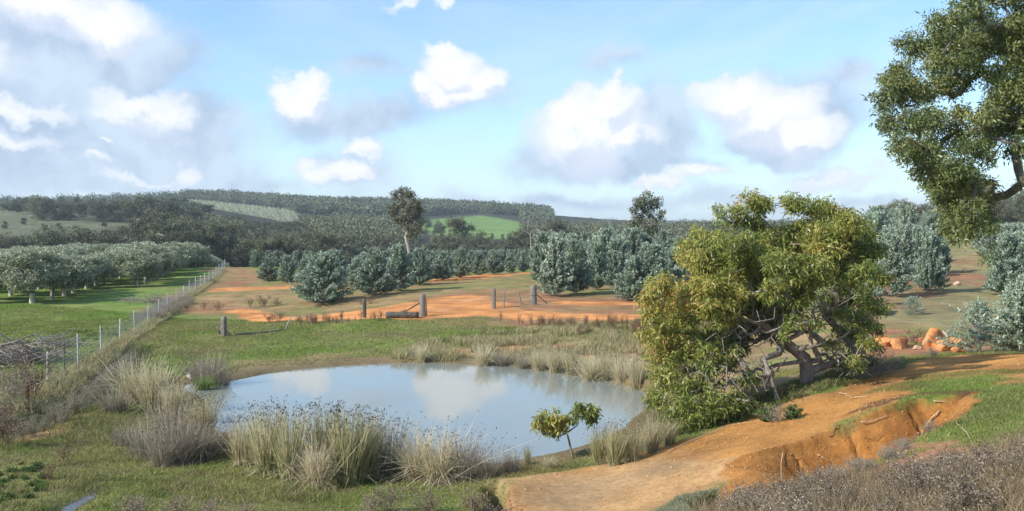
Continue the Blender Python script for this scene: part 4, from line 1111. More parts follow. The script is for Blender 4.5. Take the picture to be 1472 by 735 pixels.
# ------------------------------------------------------------------ reeds and tussocks
def tussock(seed, n=420, lean=.5, spread=.10, wid=.011, seeds=.18, mat=None, tb=(0.05, .9), curve=.35, short=.45, skirt=0.0):
    rng = np.random.default_rng(seed); g = Geo()
    th = rng.random(n) * 6.283; r = spread * rng.random(n) ** .5
    base = np.stack([np.cos(th) * r, np.sin(th) * r, np.full(n, -.03)], 1)
    th2 = th + rng.normal(size=n) * .7
    ln = np.abs(rng.normal(size=n)) * lean * .55 + .05; h = short + (1 - short) * rng.random(n) ** .8
    out = np.stack([np.cos(th2), np.sin(th2), 0 * th], 1)
    k = 5; s = np.linspace(0, 1, k)
    brk = rng.random(n) < .22; ln = np.where(brk, ln * 2.3 + .2, ln); h = np.where(brk, h * .62, h)
    cv = curve * rng.random(n) + .4 * brk
    pts = base[:, None] + out[:, None] * (ln * h)[:, None, None] * (s ** (1 + cv[:, None] * 3))[..., None]
    zz = h[:, None] * (s[None] - cv[:, None] * .55 * s[None] ** 2.4 * (ln[:, None] / .3))
    pts[..., 2] += zz
    pts[:, 1:, :2] += rng.normal(size=(n, k - 1, 2)) * .006
    w = np.stack([np.full(n, wid), np.full(n, wid * .95), np.full(n, wid * .8), np.full(n, wid * .55), np.full(n, wid * .15)], 1) * (.6 + .8 * rng.random((n, 1)))
    side = unit(np.stack([rng.normal(size=n), rng.normal(size=n), rng.normal(size=n) * .2], 1))
    tb_ = tb[0] + (tb[1] - tb[0]) * rng.random(n)
    tint = np.clip(tb_[:, None] + (s[None] - .35) * .3 + .0, 0, .93)
    add_ribbons(g, pts, w, side, tint)
    m = rng.random(n) < seeds; m &= h > .75
    tips = pts[m, -1]
    for q in range(3):
        k2 = len(tips)
        if k2: add_leaves(g, tips + rng.normal(size=(k2, 3)) * .010, unit(rnd_dir(rng, k2) + np.array([0, 0, .8])), .030, .012, np.full(k2, 1.0), rng)
    return g.mesh('tussock', mat)
T_REED = [tussock(900, 620, .42, .13, .010, .5, M_REED, (.05, .85)), tussock(901, 560, .5, .15, .010, .45, M_REED, (.15, .9)), tussock(902, 620, .38, .13, .010, .5, M_REED, (.02, .6))]
T_STRAW = [tussock(910, 620, 1.0, .13, .010, .3, M_REED, (.5, .92), .8), tussock(911, 560, .8, .13, .011, .2, M_REED, (.45, .92), .6)]
T_GREY = [tussock(920, 560, .75, .2, .009, .5, M_GREYREED, (.2, .9), .5), tussock(921, 520, .95, .22, .009, .6, M_GREYREED, (.0, .8), .6)]
T_GREEN = [tussock(930, 420, .6, .16, .02, .0, M_GREENBUSH, (.5, 1), .6), tussock(931, 420, .6, .3, .018, .1, M_REED, (.0, .35), .6)]
TUS = [ # u, v base, v top, width factor, proto set, index, label
    (352, 668, 588, 1.1, T_REED, 1, 'straw-coloured reed tussock at the left end of the near reed bed'),
    (385, 682, 578, .95, T_REED, 0, 'green-based reed tussock second from the left in the near reed bed'),
    (418, 688, 582, .95, T_REED, 0, 'dense green and straw reed tussock left of the pale leaning clump'),
    (455, 702, 612, .9, T_STRAW, 0, 'pale straw tussock leaning left at the front of the near reed bed'),
    (470, 682, 577, .95, T_REED, 2, 'tall green reed tussock at the centre of the near reed bed'),
    (502, 697, 583, .95, T_REED, 2, 'tallest reed tussock with dark green foot in the near reed bed'),
    (530, 690, 590, .95, T_REED, 0, 'reed tussock right of the tallest one, with many seed heads'),
    (556, 682, 596, 1.0, T_GREY, 0, 'thin greyish reed tussock between the green reeds and the arching pale clump'),
    (598, 690, 606, 1.1, T_STRAW, 1, 'left half of the arching pale straw clump near the pond edge'),
    (632, 694, 604, 1.2, T_STRAW, 0, 'arching pale straw clump with drooping blades near the pond edge'),
    (668, 688, 618, 1.1, T_GREY, 0, 'thin straw-grey tussock right of the arching pale clump'),
    (702, 686, 640, 1.2, T_GREY, 1, 'low dark-footed grey tussock beside the gap before the sandy bank'),
    (335, 650, 615, 1.1, T_GREY, 1, 'low grey tussock at the pond corner left of the near reeds'),
    (735, 680, 640, .9, T_GREY, 0, 'sparse grey tussock at the sandy corner of the pond'),
    (195, 580, 500, 1.1, T_STRAW, 1, 'large straw tussock left of the pond, nearest the fence'),
    (222, 590, 512, 1.1, T_REED, 1, 'straw and green tussock just right of the large straw one by the fence'),
    (165, 592, 545, 1.3, T_GREY, 1, 'brownish collapsed tussock on the slope under the fence'),
    (250, 603, 540, 1.1, T_REED, 1, 'upright reed tussock at the left tip of the pond'),
    (245, 640, 565, 1.1, T_GREY, 0, 'upper grey dead tussock in the thicket left of the pond'),
    (292, 640, 562, 1.0, T_REED, 0, 'green-stemmed tussock on the edge of the pond in the left thicket'),
    (212, 655, 592, 1.2, T_GREY, 1, 'grey dead tussock at the left end of the left thicket'),
    (262, 664, 585, 1.1, T_GREY, 0, 'pale upright dead tussock in the middle of the left thicket'),
    (288, 662, 600, 1.1, T_GREY, 1, 'brownish dead tussock at the front right of the left thicket'),
    (235, 668, 610, 1.2, T_GREY, 0, 'low dead tussock at the foot of the left thicket'),
    (312, 648, 605, 1.1, T_GREY, 1, 'small dead tussock between the left thicket and the pond corner'),
    (180, 640, 603, 1.3, T_GREY, 1, 'flat brown tussock alone on the grass left of the left thicket'),
    (302, 556, 500, 1.1, T_GREY, 0, 'grey dead tussock above the white pipe'),
    (318, 560, 520, 1.0, T_GREY, 1, 'smaller grey tussock hanging over the inlet right of the white pipe'),
    (284, 548, 512, 1.1, T_GREY, 0, 'thin grey tussock behind the white pipe'),
    (293, 566, 535, 1.3, T_GREEN, 0, 'bright green rush clump in the inlet beside the white pipe'),
    (306, 563, 541, 1.2, T_GREEN, 0, 'small bright green rush clump right of the white pipe'),
    (606, 521, 488, .9, T_STRAW, 1, 'pale tussock standing alone on the far bank'),
    (590, 514, 500, 1.2, T_GREY, 1, 'small brown tussock beside the lone pale one on the far bank'),
    (695, 527, 488, 1.1, T_STRAW, 1, 'pale tussock with bright green foot on the far bank'),
    (720, 527, 500, 1.2, T_GREY, 0, 'grey tussock right of the green-footed one on the far bank'),
    (752, 532, 503, 1.0, T_GREY, 0, 'small grey tussock at the left end of the far reed fringe'),
    (775, 534, 495, 1.0, T_STRAW, 1, 'pale tussock second from the left in the far reed fringe'),
    (798, 538, 497, 1.0, T_REED, 1, 'tussock third from the left in the far reed fringe'),
    (822, 541, 496, .9, T_REED, 0, 'greenish tussock in the middle of the far reed fringe'),
    (848, 550, 500, 1.1, T_STRAW, 0, 'broad straw tussock reaching lowest in the far reed fringe'),
    (872, 548, 502, .9, T_REED, 1, 'tussock right of the broad straw one in the far reed fringe'),
    (895, 550, 500, 1.0, T_STRAW, 1, 'pale tussock near the right end of the far reed fringe'),
    (918, 552, 505, 1.0, T_REED, 1, 'last tussock of the far reed fringe, beside the tree'),
    (862, 668, 612, .9, T_REED, 2, 'green reed tussock right of the sapling, left of its pair'),
    (885, 668, 604, 1.0, T_REED, 0, 'full reed tussock between the sapling and the ochre slope'),
    (912, 662, 610, .9, T_REED, 1, 'pale reed tussock third right of the sapling'),
    (938, 650, 592, .9, T_REED, 1, 'tall pale tussock under the left skirt of the yellow-green tree'),
    (962, 640, 600, 1.0, T_REED, 0, 'tussock half hidden under the left skirt of the yellow-green tree'),
    (788, 674, 650, 1.1, T_STRAW, 1, 'little tuft of reddish straw at the foot of the sapling'),
    (758, 668, 640, .7, T_REED, 0, 'thin upright reed tuft in the shallows left of the sapling'),
]
for u, v, vt, w, S_, k, lab in TUS:
    p = ground(u, v); h = max(.25, top_h(p, vt)) * 1.08
    g_ = tag(obj('reed_tussock', S_[k], None, (p[0], p[1], p[2] - .02), random.random() * 6.28, (h * w, h * w, h)), lab, 'reeds', 'reed tussocks round the pond')

# ------------------------------------------------------------------ twiggy shrubs
def shrub_geo(seed, stems=46, leaf=26, lean=.6, L=.05, Wd=.03, tw=.010):
    rng = np.random.default_rng(seed); tw_g = Geo(); lf = Geo()
    for i in range(stems):
        th = rng.random() * 6.283; a = abs(rng.normal()) * lean * .6; h = .6 + .4 * rng.random()
        d = np.array([math.cos(th) * math.sin(a), math.sin(th) * math.sin(a), math.cos(a)])
        p0 = np.array([math.cos(th), math.sin(th), 0]) * .08 * rng.random()
        p = [p0]; 
        for s in range(4):
            d = unit(d + rng.normal(size=3) * .16 + np.array([0, 0, .06])); p.append(p[-1] + d * h / 4)
        p = np.array(p)
        add_ribbons(tw_g, p[None], np.array([[tw, tw * .8, tw * .6, tw * .4, tw * .2]]), unit(rng.normal(size=(1, 3))), np.array([.2 + .5 * rng.random()]))
        for q in range(5):
            f = rng.uniform(1.2, 3.9); b_ = p[int(f)] + (p[int(f) + 1] - p[int(f)]) * (f % 1)
            dd = unit(d + rng.normal(size=3) * .55); e_ = b_ + dd * h * .22
            add_ribbons(tw_g, np.array([[b_, (b_ + e_) / 2 + rng.normal(size=3) * .01, e_]]), np.array([[tw * .5, tw * .4, tw * .15]]), unit(rng.normal(size=(1, 3))), np.array([.3 + .5 * rng.random()]))
            n = leaf; s_ = rng.random(n)[:, None]
            P = b_ * (1 - s_) + e_ * s_ + rng.normal(size=(n, 3)) * .012
            add_leaves(lf, P, unit(rnd_dir(rng, n) + dd * .8), L * (.5 + rng.random(n)), Wd * (.5 + rng.random(n)), np.clip(rng.random(n) ** 1.2, 0, 1), rng)
    return tw_g, lf
def geo_cat(*gs):
    g = Geo()
    for q in gs:
        for V, Qd, t in zip(q.V, q.Q, q.t): pass
        g.add(np.concatenate(q.V), np.concatenate(q.Q), np.concatenate(q.t))
    return g
def scatter_geo(name, protos, pts, hs, mat, seed, zoff=-.03, wf=1.0, lean=.0):
    rng = np.random.default_rng(seed); out = Geo()
    arr = [(np.concatenate(q.V), np.concatenate(q.Q), np.concatenate(q.t)) for q in protos]
    for (x, y, z), h in zip(pts, hs):
        V, Qd, t = arr[rng.integers(len(arr))]; a = rng.random() * 6.283; ca, sa = math.cos(a), math.sin(a); w = h * wf * rng.uniform(.85, 1.2)
        W_ = np.stack([(V[:, 0] * ca - V[:, 1] * sa) * w + x, (V[:, 0] * sa + V[:, 1] * ca) * w + y, V[:, 2] * h + z + zoff], 1)
        out.add(W_, Qd, np.clip(t + rng.normal() * .08, 0, 1))
    return out.mesh(name, mat)
def scat_pts(P, n, seed, clump=None, thr=.4, csc=2.0):
    """n random points of polygon P (optionally only where clumpy noise is high)"""
    rng = np.random.default_rng(seed); P = np.asarray(P, float); lo, hi = P.min(0), P.max(0); out = []
    for _ in range(60):
        q = rng.uniform(lo, hi, (n * 2, 2)); k = polysd(q[:, 0], q[:, 1], P) > 0
        if clump: k &= fbm(q[:, 0], q[:, 1], csc, 3, seed) > thr
        out.append(q[k])
        if sum(map(len, out)) >= n: break
    q = np.concatenate(out)[:n]; return np.stack([q[:, 0], q[:, 1], H(q[:, 0], q[:, 1])], 1)
HEATHG = [geo_cat(*shrub_geo(1000 + k, 44, 10, .75, .035, .022, .010)) for k in range(3)]
HEATHM = [h.mesh('heath_shrub', M_HEATH) for h in HEATHG]
WEEDG = [geo_cat(*shrub_geo(1010 + k, 24, 7, .45, .04, .02, .014)) for k in range(3)]
WEEDM = [h.mesh('dry_weed', M_WEED) for h in WEEDG]
BUSHG = [geo_cat(*shrub_geo(1020 + k, 40, 20, 1.1, .10, .06, .012)) for k in range(2)]
BUSHM = [h.mesh('green_weed', M_GREENBUSH) for h in BUSHG]
GREYG = [geo_cat(*shrub_geo(1030 + k, 60, 6, 1.1, .04, .02, .009)) for k in range(2)]
GREYM = [h.mesh('grey_shrub', M_GREYREED) for h in GREYG]

hp = pl([(1062, 712), (1130, 705), (1200, 690), (1280, 690), (1360, 680), (1420, 668), (1472, 650), (1560, 640), (1700, 760), (1500, 900), (1100, 900), (1000, 760)])
hp = np.array([(4.4, 16.2), (5.6, 15.2), (6.6, 13.2), (8.4, 12.8), (10.5, 13.4), (11, 9), (8, 6.5), (3.2, 9.6), (2.6, 12.6), (3.6, 15)])
P1 = scat_pts(hp, 120, 61, True, .40, 1.3)
tag(obj('heath', scatter_geo('heath', HEATHG, P1, np.random.default_rng(3).uniform(.32, .60, len(P1)), M_HEATH, 62, wf=1.2)),
    'purplish-brown twiggy heath covering the near slope at the lower right', 'heath', None, 'stuff')
lipP = scat_pts(pl([(1150, 706), (1185, 668), (1230, 650), (1290, 622), (1340, 600), (1352, 612), (1300, 650), (1240, 680), (1190, 712)]), 36, 63)
tag(obj('grey_scrub', scatter_geo('grey_scrub', GREYG, lipP, np.random.default_rng(4).uniform(.18, .34, len(lipP)), M_GREYREED, 64, wf=1.5)),
    'silvery dead scrub trailing along the lip below the ochre cut', 'scrub', None, 'stuff')
for i, (u, v, vt, lab) in enumerate([(560, 745, 692, 'wide purplish heath shrub at the bottom centre, left of two'), (615, 748, 700, 'purplish heath shrub at the bottom between two others below the straw clump'),
        (680, 752, 700, 'dark heath shrub at the bottom right beside the gap before the sandy bank'), (530, 750, 708, 'small heath shrub at the bottom left of the wide one'), (715, 748, 712, 'low dark heath shrub right against the sandy bank'),
        (250, 752, 708, 'thin heath shrub at the bottom, right of the puddle'), (300, 755, 712, 'sparse heath shrub at the bottom left of centre'), (190, 752, 705, 'brown sprig shrub at the bottom between puddle and grass'),
        (350, 757, 718, 'low sparse heath sprigs at the bottom under the reeds')]):
    Y = 19.4 - (v - 745) * .04; x = (u - 736) / 1400 * Y; z = hz(x, Y); h = max(.3, top_h((x, Y, z), vt))
    tag(obj('heath_shrub', HEATHM[i % 3], None, (x, Y, z - .03), rr.random() * 6, (h * 1.25, h * 1.25, h)), lab, 'shrub', 'heath shrubs along the bottom')

# dry brown weeds along the red track
wd = [(378, 441, 1.3, 'wide brown weed patch beside the red track left of the bushy gum'), (360, 441, 1.0, 'brown weed at the left end of the wide patch'), (398, 440, 1.0, 'brown weed at the right end of the wide patch'),
      (268, 445, .6, 'lone small brown weed on red earth near the fence'), (293, 444, .9, 'brown weed right of the lone small one near the fence'), (314, 446, 1.0, 'thin brown weed with tall stalk on the red earth'),
      (388, 464, .9, 'brown weed on the track edge left of the leaning stick'), (400, 463, 1.0, 'darker brown weed beside the leaning stick'), (532, 436, .9, 'brown mound of weeds at the foot of the silver gums'),
      (655, 405, .7, 'dark weed heap on the green verge of the clearing'), (520, 438, .7, 'small brown weed left of the mound under the silver gums')]
for i, (u, v, h, lab) in enumerate(wd):
    p = ground(u, v); tag(obj('dry_weed', WEEDM[i % 3], None, (p[0], p[1], p[2] - .03), rr.random() * 6, (h * 1.3, h * 1.3, h * .8)), lab, 'weed', 'brown weeds by the red track')
W2 = np.concatenate([scat_pts(pl([(410, 465), (520, 459), (600, 456), (600, 462), (430, 470)]), 38, 71), scat_pts(pl([(700, 462), (935, 466), (935, 480), (760, 470)]), 60, 72),
                     scat_pts(pl([(800, 470), (935, 474), (935, 495), (820, 482)]), 30, 73)])
tag(obj('weed_stalks', scatter_geo('weed_stalks', WEEDG, W2, np.random.default_rng(5).uniform(.35, .8, len(W2)), M_WEED, 74, wf=.55)),
    'thin reddish-brown weed stalks along the near edge of the red track', 'weeds', None, 'stuff')
# dark rank growth on the ditch side under the fence, and green leafy weeds
D1 = scat_pts(pl([(10, 628), (70, 600), (115, 565), (160, 530), (190, 508), (205, 500), (190, 530), (150, 570), (100, 612), (30, 640)]), 110, 81)
tag(obj('ditch_growth', scatter_geo('ditch_growth', WEEDG + GREYG[:1], D1, np.random.default_rng(6).uniform(.35, .75, len(D1)), M_GREYREED, 82, wf=.9)), 'rank dry growth along the ditch below the fence', 'undergrowth', None, 'stuff')
D2 = np.concatenate([scat_pts(pl([(-60, 600), (60, 575), (85, 590), (40, 615), (-60, 640)]), 40, 83), scat_pts(pl([(-40, 690), (60, 655), (75, 690), (30, 735), (-40, 760)]), 40, 84),
                     scat_pts(pl([(60, 480), (190, 470), (205, 478), (150, 492), (70, 500)]), 60, 85, True, .45), scat_pts(pl([(-20, 500), (70, 495), (100, 505), (0, 520)]), 20, 86)])
tag(obj('leafy_weeds', scatter_geo('leafy_weeds', BUSHG, D2, np.random.default_rng(7).uniform(.08, .17, len(D2)), M_GREENBUSH, 87, wf=1.4)), 'low green leafy weeds on the left slopes', 'weeds', None, 'stuff')
D3 = scat_pts(pl([(175, 470), (230, 448), (262, 432), (275, 436), (235, 460)]), 60, 88)
tag(obj('dead_scrub', scatter_geo('dead_scrub', GREYG, D3, np.random.default_rng(8).uniform(.5, .9, len(D3)), M_GREYREED, 89, wf=1.3)), 'grey dead scrub between the olive grove and the fence', 'scrub', None, 'stuff')
for i, (u, v, h, S_, lab) in enumerate([(1115, 607, .55, GREYM, 'thin dry shrub on the bank under the yellow-green tree'), (1240, 545, .7, GREYM, 'grey dead shrub right of the pale forked trunk'), (1262, 540, .8, GREYM, 'grey dead shrub under the right end of the big crown'),
        (1285, 536, .6, GREYM, 'small grey shrub between the big crown and the boulders'), (1140, 602, .35, BUSHM, 'green shrub at the foot of the yellow-green tree by the ochre slope'), (1100, 606, .35, BUSHM, 'leafy green shrub left of the pale forked trunk'),
        (1318, 500, .9, WEEDM, 'brown dry bush in front of the orange boulders'), (1300, 502, .8, WEEDM, 'brown dry bush left end of the boulders'), (1340, 515, .5, GREYM, 'little grey shrub below the orange boulders'), (45, 575, 1.6, WEEDM, 'tall brown bush beside the rusty post at the left edge'),
        (20, 580, 1.5, GREYM, 'grey-brown bush at the left edge under the brush heap'), (8, 640, 1.3, WEEDM, 'dark brown bush cut by the left edge by the bare soil'), (-5, 625, 1.5, GREYM, 'tall dry bush at the left edge above the bare soil'),
        (95, 668, .6, WEEDM, 'small brown bush on the grass above the puddle'), (70, 690, .5, WEEDM, 'thin brown bush left of the puddle')]):
    p = ground(u, v); tag(obj('shrub', S_[i % len(S_)], None, (p[0], p[1], p[2] - .03), rr.random() * 6, (h * 1.2, h * 1.2, h)), lab, 'shrub', 'single shrubs')

# ------------------------------------------------------------------ grass blades
BM = blade_mat()
def blades(name, label, P, n, h, seed, kind='short', lean=.5, wid=.010, thr=None, csc=1.5, colfn=None):
    rng = np.random.default_rng(seed); P = np.asarray(P, float); lo, hi = P.min(0), P.max(0)
    out = []; tot = 0
    for _ in range(40):
        q = rng.uniform(lo, hi, (n, 2)); k = polysd(q[:, 0], q[:, 1], P) > 0
        if thr is not None: k &= fbm(q[:, 0], q[:, 1], csc, 3, seed + 1) > thr
        out.append(q[k]); tot += k.sum()
        if tot >= n: break
    q = np.concatenate(out)[:n]; x, y = q[:, 0], q[:, 1]
    z = H(x, y); c = ground_colour(x, y)
    # no grass on bare earth or water
    keep = (polysd(x, y, POND) < -.05) & (c[:, 0] < c[:, 1] * (2.6 if kind != 'short' else 1.25)) & (polysd(x, y, PUD) < .1)
    x, y, z, c = x[keep], y[keep], z[keep], c[keep]; n = len(x)
    patch = fbm(x, y, 2.2, 3, seed + 5)
    hh = rng.uniform(h[0], h[1], n) * (.5 + patch)
    d = np.stack([rng.normal(size=n) * lean, rng.normal(size=n) * lean, np.ones(n)], 1); d = unit(d)
    k = 3; s = np.array([0, .5, 1.0])
    pts = np.stack([x, y, z - .01], 1)[:, None] + d[:, None] * (hh[:, None] * s[None])[..., None]
    pts[:, 2, 2] -= hh * .12; pts[:, 2, :2] += d[:, :2] * hh[:, None] * .3
    w = np.stack([np.full(n, wid), np.full(n, wid * .8), np.full(n, wid * .15)], 1) * (.7 + .6 * rng.random((n, 1)))
    side = unit(np.stack([rng.normal(size=n), rng.normal(size=n), 0 * hh], 1))
    g = Geo()
    if colfn is None:
        cc = c * rng.uniform(.8, 1.6, (n, 1)); st = rng.random(n) < .14; cc[st] = np.array((.34, .28, .14)) * rng.uniform(.6, 1.2, (st.sum(), 1))
    else: cc = colfn(n, rng, c)
    add_ribbons(g, pts, w, side, np.full(n, .5)); g.c.append(np.repeat(cc, 2 * k, 0))
    tag(obj(name, g.mesh(name, BM)), label, 'grass', None, 'stuff')
blades('near_grass', 'short green grass on the near bank and round the pond', [(-18, 15), (2, 15), (2, 26), (-8, 30), (-14, 40), (-24, 44), (-30, 36), (-30, 28)], 380000, (.04, .11), 1201, wid=.013)
blades('track_grass', 'short green grass beside the ochre track at the right', [(3, 20), (9, 13), (18, 15), (22, 36), (8, 34), (2, 25)], 230000, (.03, .10), 1202, wid=.012)
blades('bank_grass', 'green grass on the far bank of the pond', [(-30, 36), (-8, 38), (8, 40), (10, 62), (-2, 60), (-20, 66), (-40, 80), (-55, 80), (-34, 46)], 300000, (.06, .16), 1203, wid=.02)
def straw(n, rng, c): return np.array((.46, .38, .22)) * rng.uniform(.5, 1.3, (n, 1)) * np.array([1, 1, 1]) + (rng.random((n, 1)) < .25) * np.array((-.12, 0, -.06))
blades('dry_grass', 'taller dry grass on the right of the far bank', pl([(560, 522), (600, 500), (700, 480), (800, 470), (935, 485), (940, 560), (860, 545), (700, 525)]), 30000, (.18, .5), 1204, 'dry', .35, .02, .48, 1.6, straw)
blades('fence_grass', 'pale dry grass along the foot of the wire fence', pl([(20, 590), (70, 552), (122, 522), (155, 500), (196, 474), (245, 440), (300, 402), (318, 388), (324, 390), (262, 440), (205, 484), (165, 512), (130, 540), (80, 585)]), 26000, (.2, .5), 1205, 'dry', .4, .022, None, 1, straw)
blades('verge_grass', 'tufty dry grass under the big tree and along the track edge', pl([(940, 640), (1060, 600), (1180, 565), (1240, 540), (1300, 530), (1300, 515), (1190, 540), (1090, 575), (960, 610)]), 26000, (.08, .28), 1206, 'dry', .7, .014, .38, 1.0,
       lambda n, r, c: np.where(r.random((n, 1)) < .5, np.array((.30, .25, .13)), np.array((.13, .19, .05))) * r.uniform(.6, 1.3, (n, 1)))
blades('rough_grass', 'rough tufts scattered over the left foreground', [(-19, 16), (-4, 16), (-4, 26), (-12, 36), (-22, 40), (-28, 28)], 34000, (.12, .3), 1207, 'dry', .5, .012, .56, 1.1,
       lambda n, r, c: np.where(r.random((n, 1)) < .45, np.array((.34, .27, .15)), np.array((.12, .17, .04))) * r.uniform(.6, 1.3, (n, 1)))
# silver mat-grass on the small mound at the bottom
blades('mound_grass', 'grey-green grass capping the small mound at the bottom right of the sandy slope', pl([(930, 745), (975, 712), (1030, 702), (1060, 702), (1040, 720), (1000, 760)]), 14000, (.05, .14), 1208, 'dry', .5, .010, None, 1,
       lambda n, r, c: np.array((.26, .27, .17)) * r.uniform(.5, 1.4, (n, 1)))

# ------------------------------------------------------------------ pebbles and clods on the bare earth
def rock_geo(seed, sub=1, amp=.35, flat=.7):
    import bmesh
    from mathutils import noise as mn
    bm = bmesh.new(); bmesh.ops.create_icosphere(bm, subdivisions=sub, radius=1)
    rs = random.Random(seed); off = Vector((rs.random() * 50, rs.random() * 50, 3))
    cut = [Vector((rs.gauss(0, 1), rs.gauss(0, 1), rs.gauss(0, 1))).normalized() for _ in range(9)]
    for v in bm.verts:
        p = v.co.normalized(); r = 1.0
        for c_ in cut:
            dd = p.dot(c_)
            if dd > .55: r = min(r, .62 / dd + .0)
        r *= 1 + amp * mn.fractal(p * 1.7 + off, .6, 2.1, 5) * .6
        v.co = Vector((p.x * r, p.y * r * .85, p.z * r * flat))
    V = np.array([v.co[:] for v in bm.verts]); T = np.array([[q.index for q in f.verts] for f in bm.faces]); bm.free()
    return V, T
rv, rt = rock_geo(5, 1)
pq = np.concatenate([scat_pts(pl([(722, 740), (722, 702), (745, 684), (860, 668), (1060, 606), (1250, 545), (1472, 508), (1472, 530), (1340, 548), (1250, 585), (1150, 640), (1060, 690), (1000, 740)]), 1500, 91),
                     scat_pts(pl([(1240, 690), (1300, 640), (1472, 600), (1472, 690)]), 350, 92)])
rngp = np.random.default_rng(9); VV = []; TT = []
for i, p in enumerate(pq):
    s = rngp.uniform(.004, .014) * (2.4 if rngp.random() < .05 else 1); a = rngp.random() * 6.28
    W_ = np.stack([(rv[:, 0] * math.cos(a) - rv[:, 1] * math.sin(a)) * s + p[0], (rv[:, 0] * math.sin(a) + rv[:, 1] * math.cos(a)) * s + p[1], rv[:, 2] * s + p[2] + s * .3], 1)
    VV.append(W_); TT.append(rt + i * len(rv))
M_PEB = rough_mat('pebble', (.30, .18, .09), (.66, .55, .40), 3, .9, .1)
tag(obj('gravel', new_mesh('gravel', np.concatenate(VV), None, np.concatenate(TT), None, None, False, (M_PEB,))), 'small pale stones strewn over the ochre track', 'gravel', None, 'stuff')

# crumbled clods of the same earth, thickest under the cut
gz_ = GULLY + np.array([0, 0]); cq = np.concatenate([scat_pts(GULLY, 1300, 93), scat_pts(pl([(740, 735), (745, 688), (860, 672), (1060, 612), (1250, 560), (1340, 548), (1250, 590), (1130, 650), (1050, 700)]), 1500, 94, True, .5, 1.5)])
VV = []; TT = []
for i, p in enumerate(cq):
    s = rngp.uniform(.012, .034) * (1.8 if rngp.random() < .06 else 1); a = rngp.random() * 6.28
    VV.append(np.stack([(rv[:, 0] * math.cos(a) - rv[:, 1] * math.sin(a)) * s + p[0], (rv[:, 0] * math.sin(a) + rv[:, 1] * math.cos(a)) * s + p[1], rv[:, 2] * s + p[2]], 1)); TT.append(rt + i * len(rv))
tag(obj('soil_clods', new_mesh('soil_clods', np.concatenate(VV), None, np.concatenate(TT), None, None, False, (rough_mat('ochre_clod', (.30, .13, .04), (.46, .24, .09), 2, 1, .2),))), 'crumbled ochre clods lying on the slope and in the cut', 'soil', None, 'stuff')

# ------------------------------------------------------------------ boulders
M_BOUL = rough_mat('orange_rock', (.36, .13, .045), (.60, .25, .09), 3, .95, .6, (1, 1, 1), (.42, .28, .17))
M_BPALE = rough_mat('pale_rock', (.40, .25, .16), (.58, .42, .30), 4, .95, .5)
for i, (u, v, r, fl_, m, lab) in enumerate([(1272, 498, .52, .75, M_BOUL, 'orange boulder at the left end, beside the crown of the big tree'), (1293, 500, .42, .8, M_BOUL, 'dull orange boulder behind the brown dry bush'),
        (1322, 492, .30, .55, M_BOUL, 'flat orange boulder lying on top of the heap'), (1341, 503, .60, .95, M_BOUL, 'largest bright orange boulder in the middle of the heap'), (1356, 505, .42, .95, M_BOUL, 'orange boulder close against the right of the largest one'),
        (1374, 499, .44, .7, M_BOUL, 'orange boulder at the right end with a dark hollow beneath'), (1359, 484, .26, .6, M_BPALE, 'small pale boulder above the right end of the heap'), (1377, 508, .28, .6, M_BOUL, 'small dark orange boulder at the foot of the right end'),
        (1318, 502, .22, .6, M_BPALE, 'small pale rock between the dry bush and the largest boulder')]):
    p = ground(u, v); V, T = rock_geo(40 + i * 3, 4, .22, fl_); V = V * (1 + .05 * (fbm(V[:, 0] * 3 + V[:, 2], V[:, 1] * 3 - V[:, 2], .5, 4, i) - .5)[:, None] * 2)
    zz = p[2] + r * fl_ * .45 + 0
    tag(obj('boulder', new_mesh('boulder', V * r, None, T, None, None, False, (m,)), None, (p[0], p[1], zz), i * 1.3), lab, 'boulder', 'boulders beyond the track')
V, T = rock_geo(77, 4, .5, .45)
M_REDH = rough_mat('red_earth', (.30, .13, .08), (.42, .22, .15), 4, 1, .6)
p = ground(1240, 452); tag(obj('earth_heap', new_mesh('earth_heap', V * 1.5, None, T, None, None, False, (M_REDH,)), None, (p[0], p[1], p[2] + .3), .4), 'reddish heap of earth seen right of the big crown below the slope gums', 'earth heap')
p = ground(612, 404); V, T = rock_geo(78, 2, .4, .7)  # unidentified small white thing, given a rock shape
tag(obj('rock', new_mesh('rock', V * .35, None, T, None, None, False, (rough_mat('white_object', (.6, .6, .58), (.8, .8, .78), 5),)), None, (p[0], p[1], p[2] + .2), .4), 'small white object at the shaded foot of the back gums', 'rock')
for (u, v, lab) in [(1386, 392, 'pale rock on the bare red patch of the right slope'), (1376, 410, 'small pale stone on the grass below the bare red patch')]:
    p = ground(u, v); V, T = rock_geo(79, 2, .4, .6)
    tag(obj('rock', new_mesh('rock', V * .3, None, T, None, None, False, (M_BPALE,)), None, (p[0], p[1], p[2] + .1), u), lab, 'rock')

blades('heath_grass', 'fine dry brown grass between the heath at the lower right', np.array([(3.6, 16.8), (5.6, 16), (7, 14.8), (9, 15.2), (12, 15), (12, 9), (8, 6), (2.6, 9), (2.4, 13)]), 80000, (.14, .40), 1209, 'dry', .35, .008, None, 1,
       lambda n, r, c: np.where(r.random((n, 1)) < .6, np.array((.34, .25, .16)), np.array((.22, .19, .10))) * r.uniform(.5, 1.3, (n, 1)))

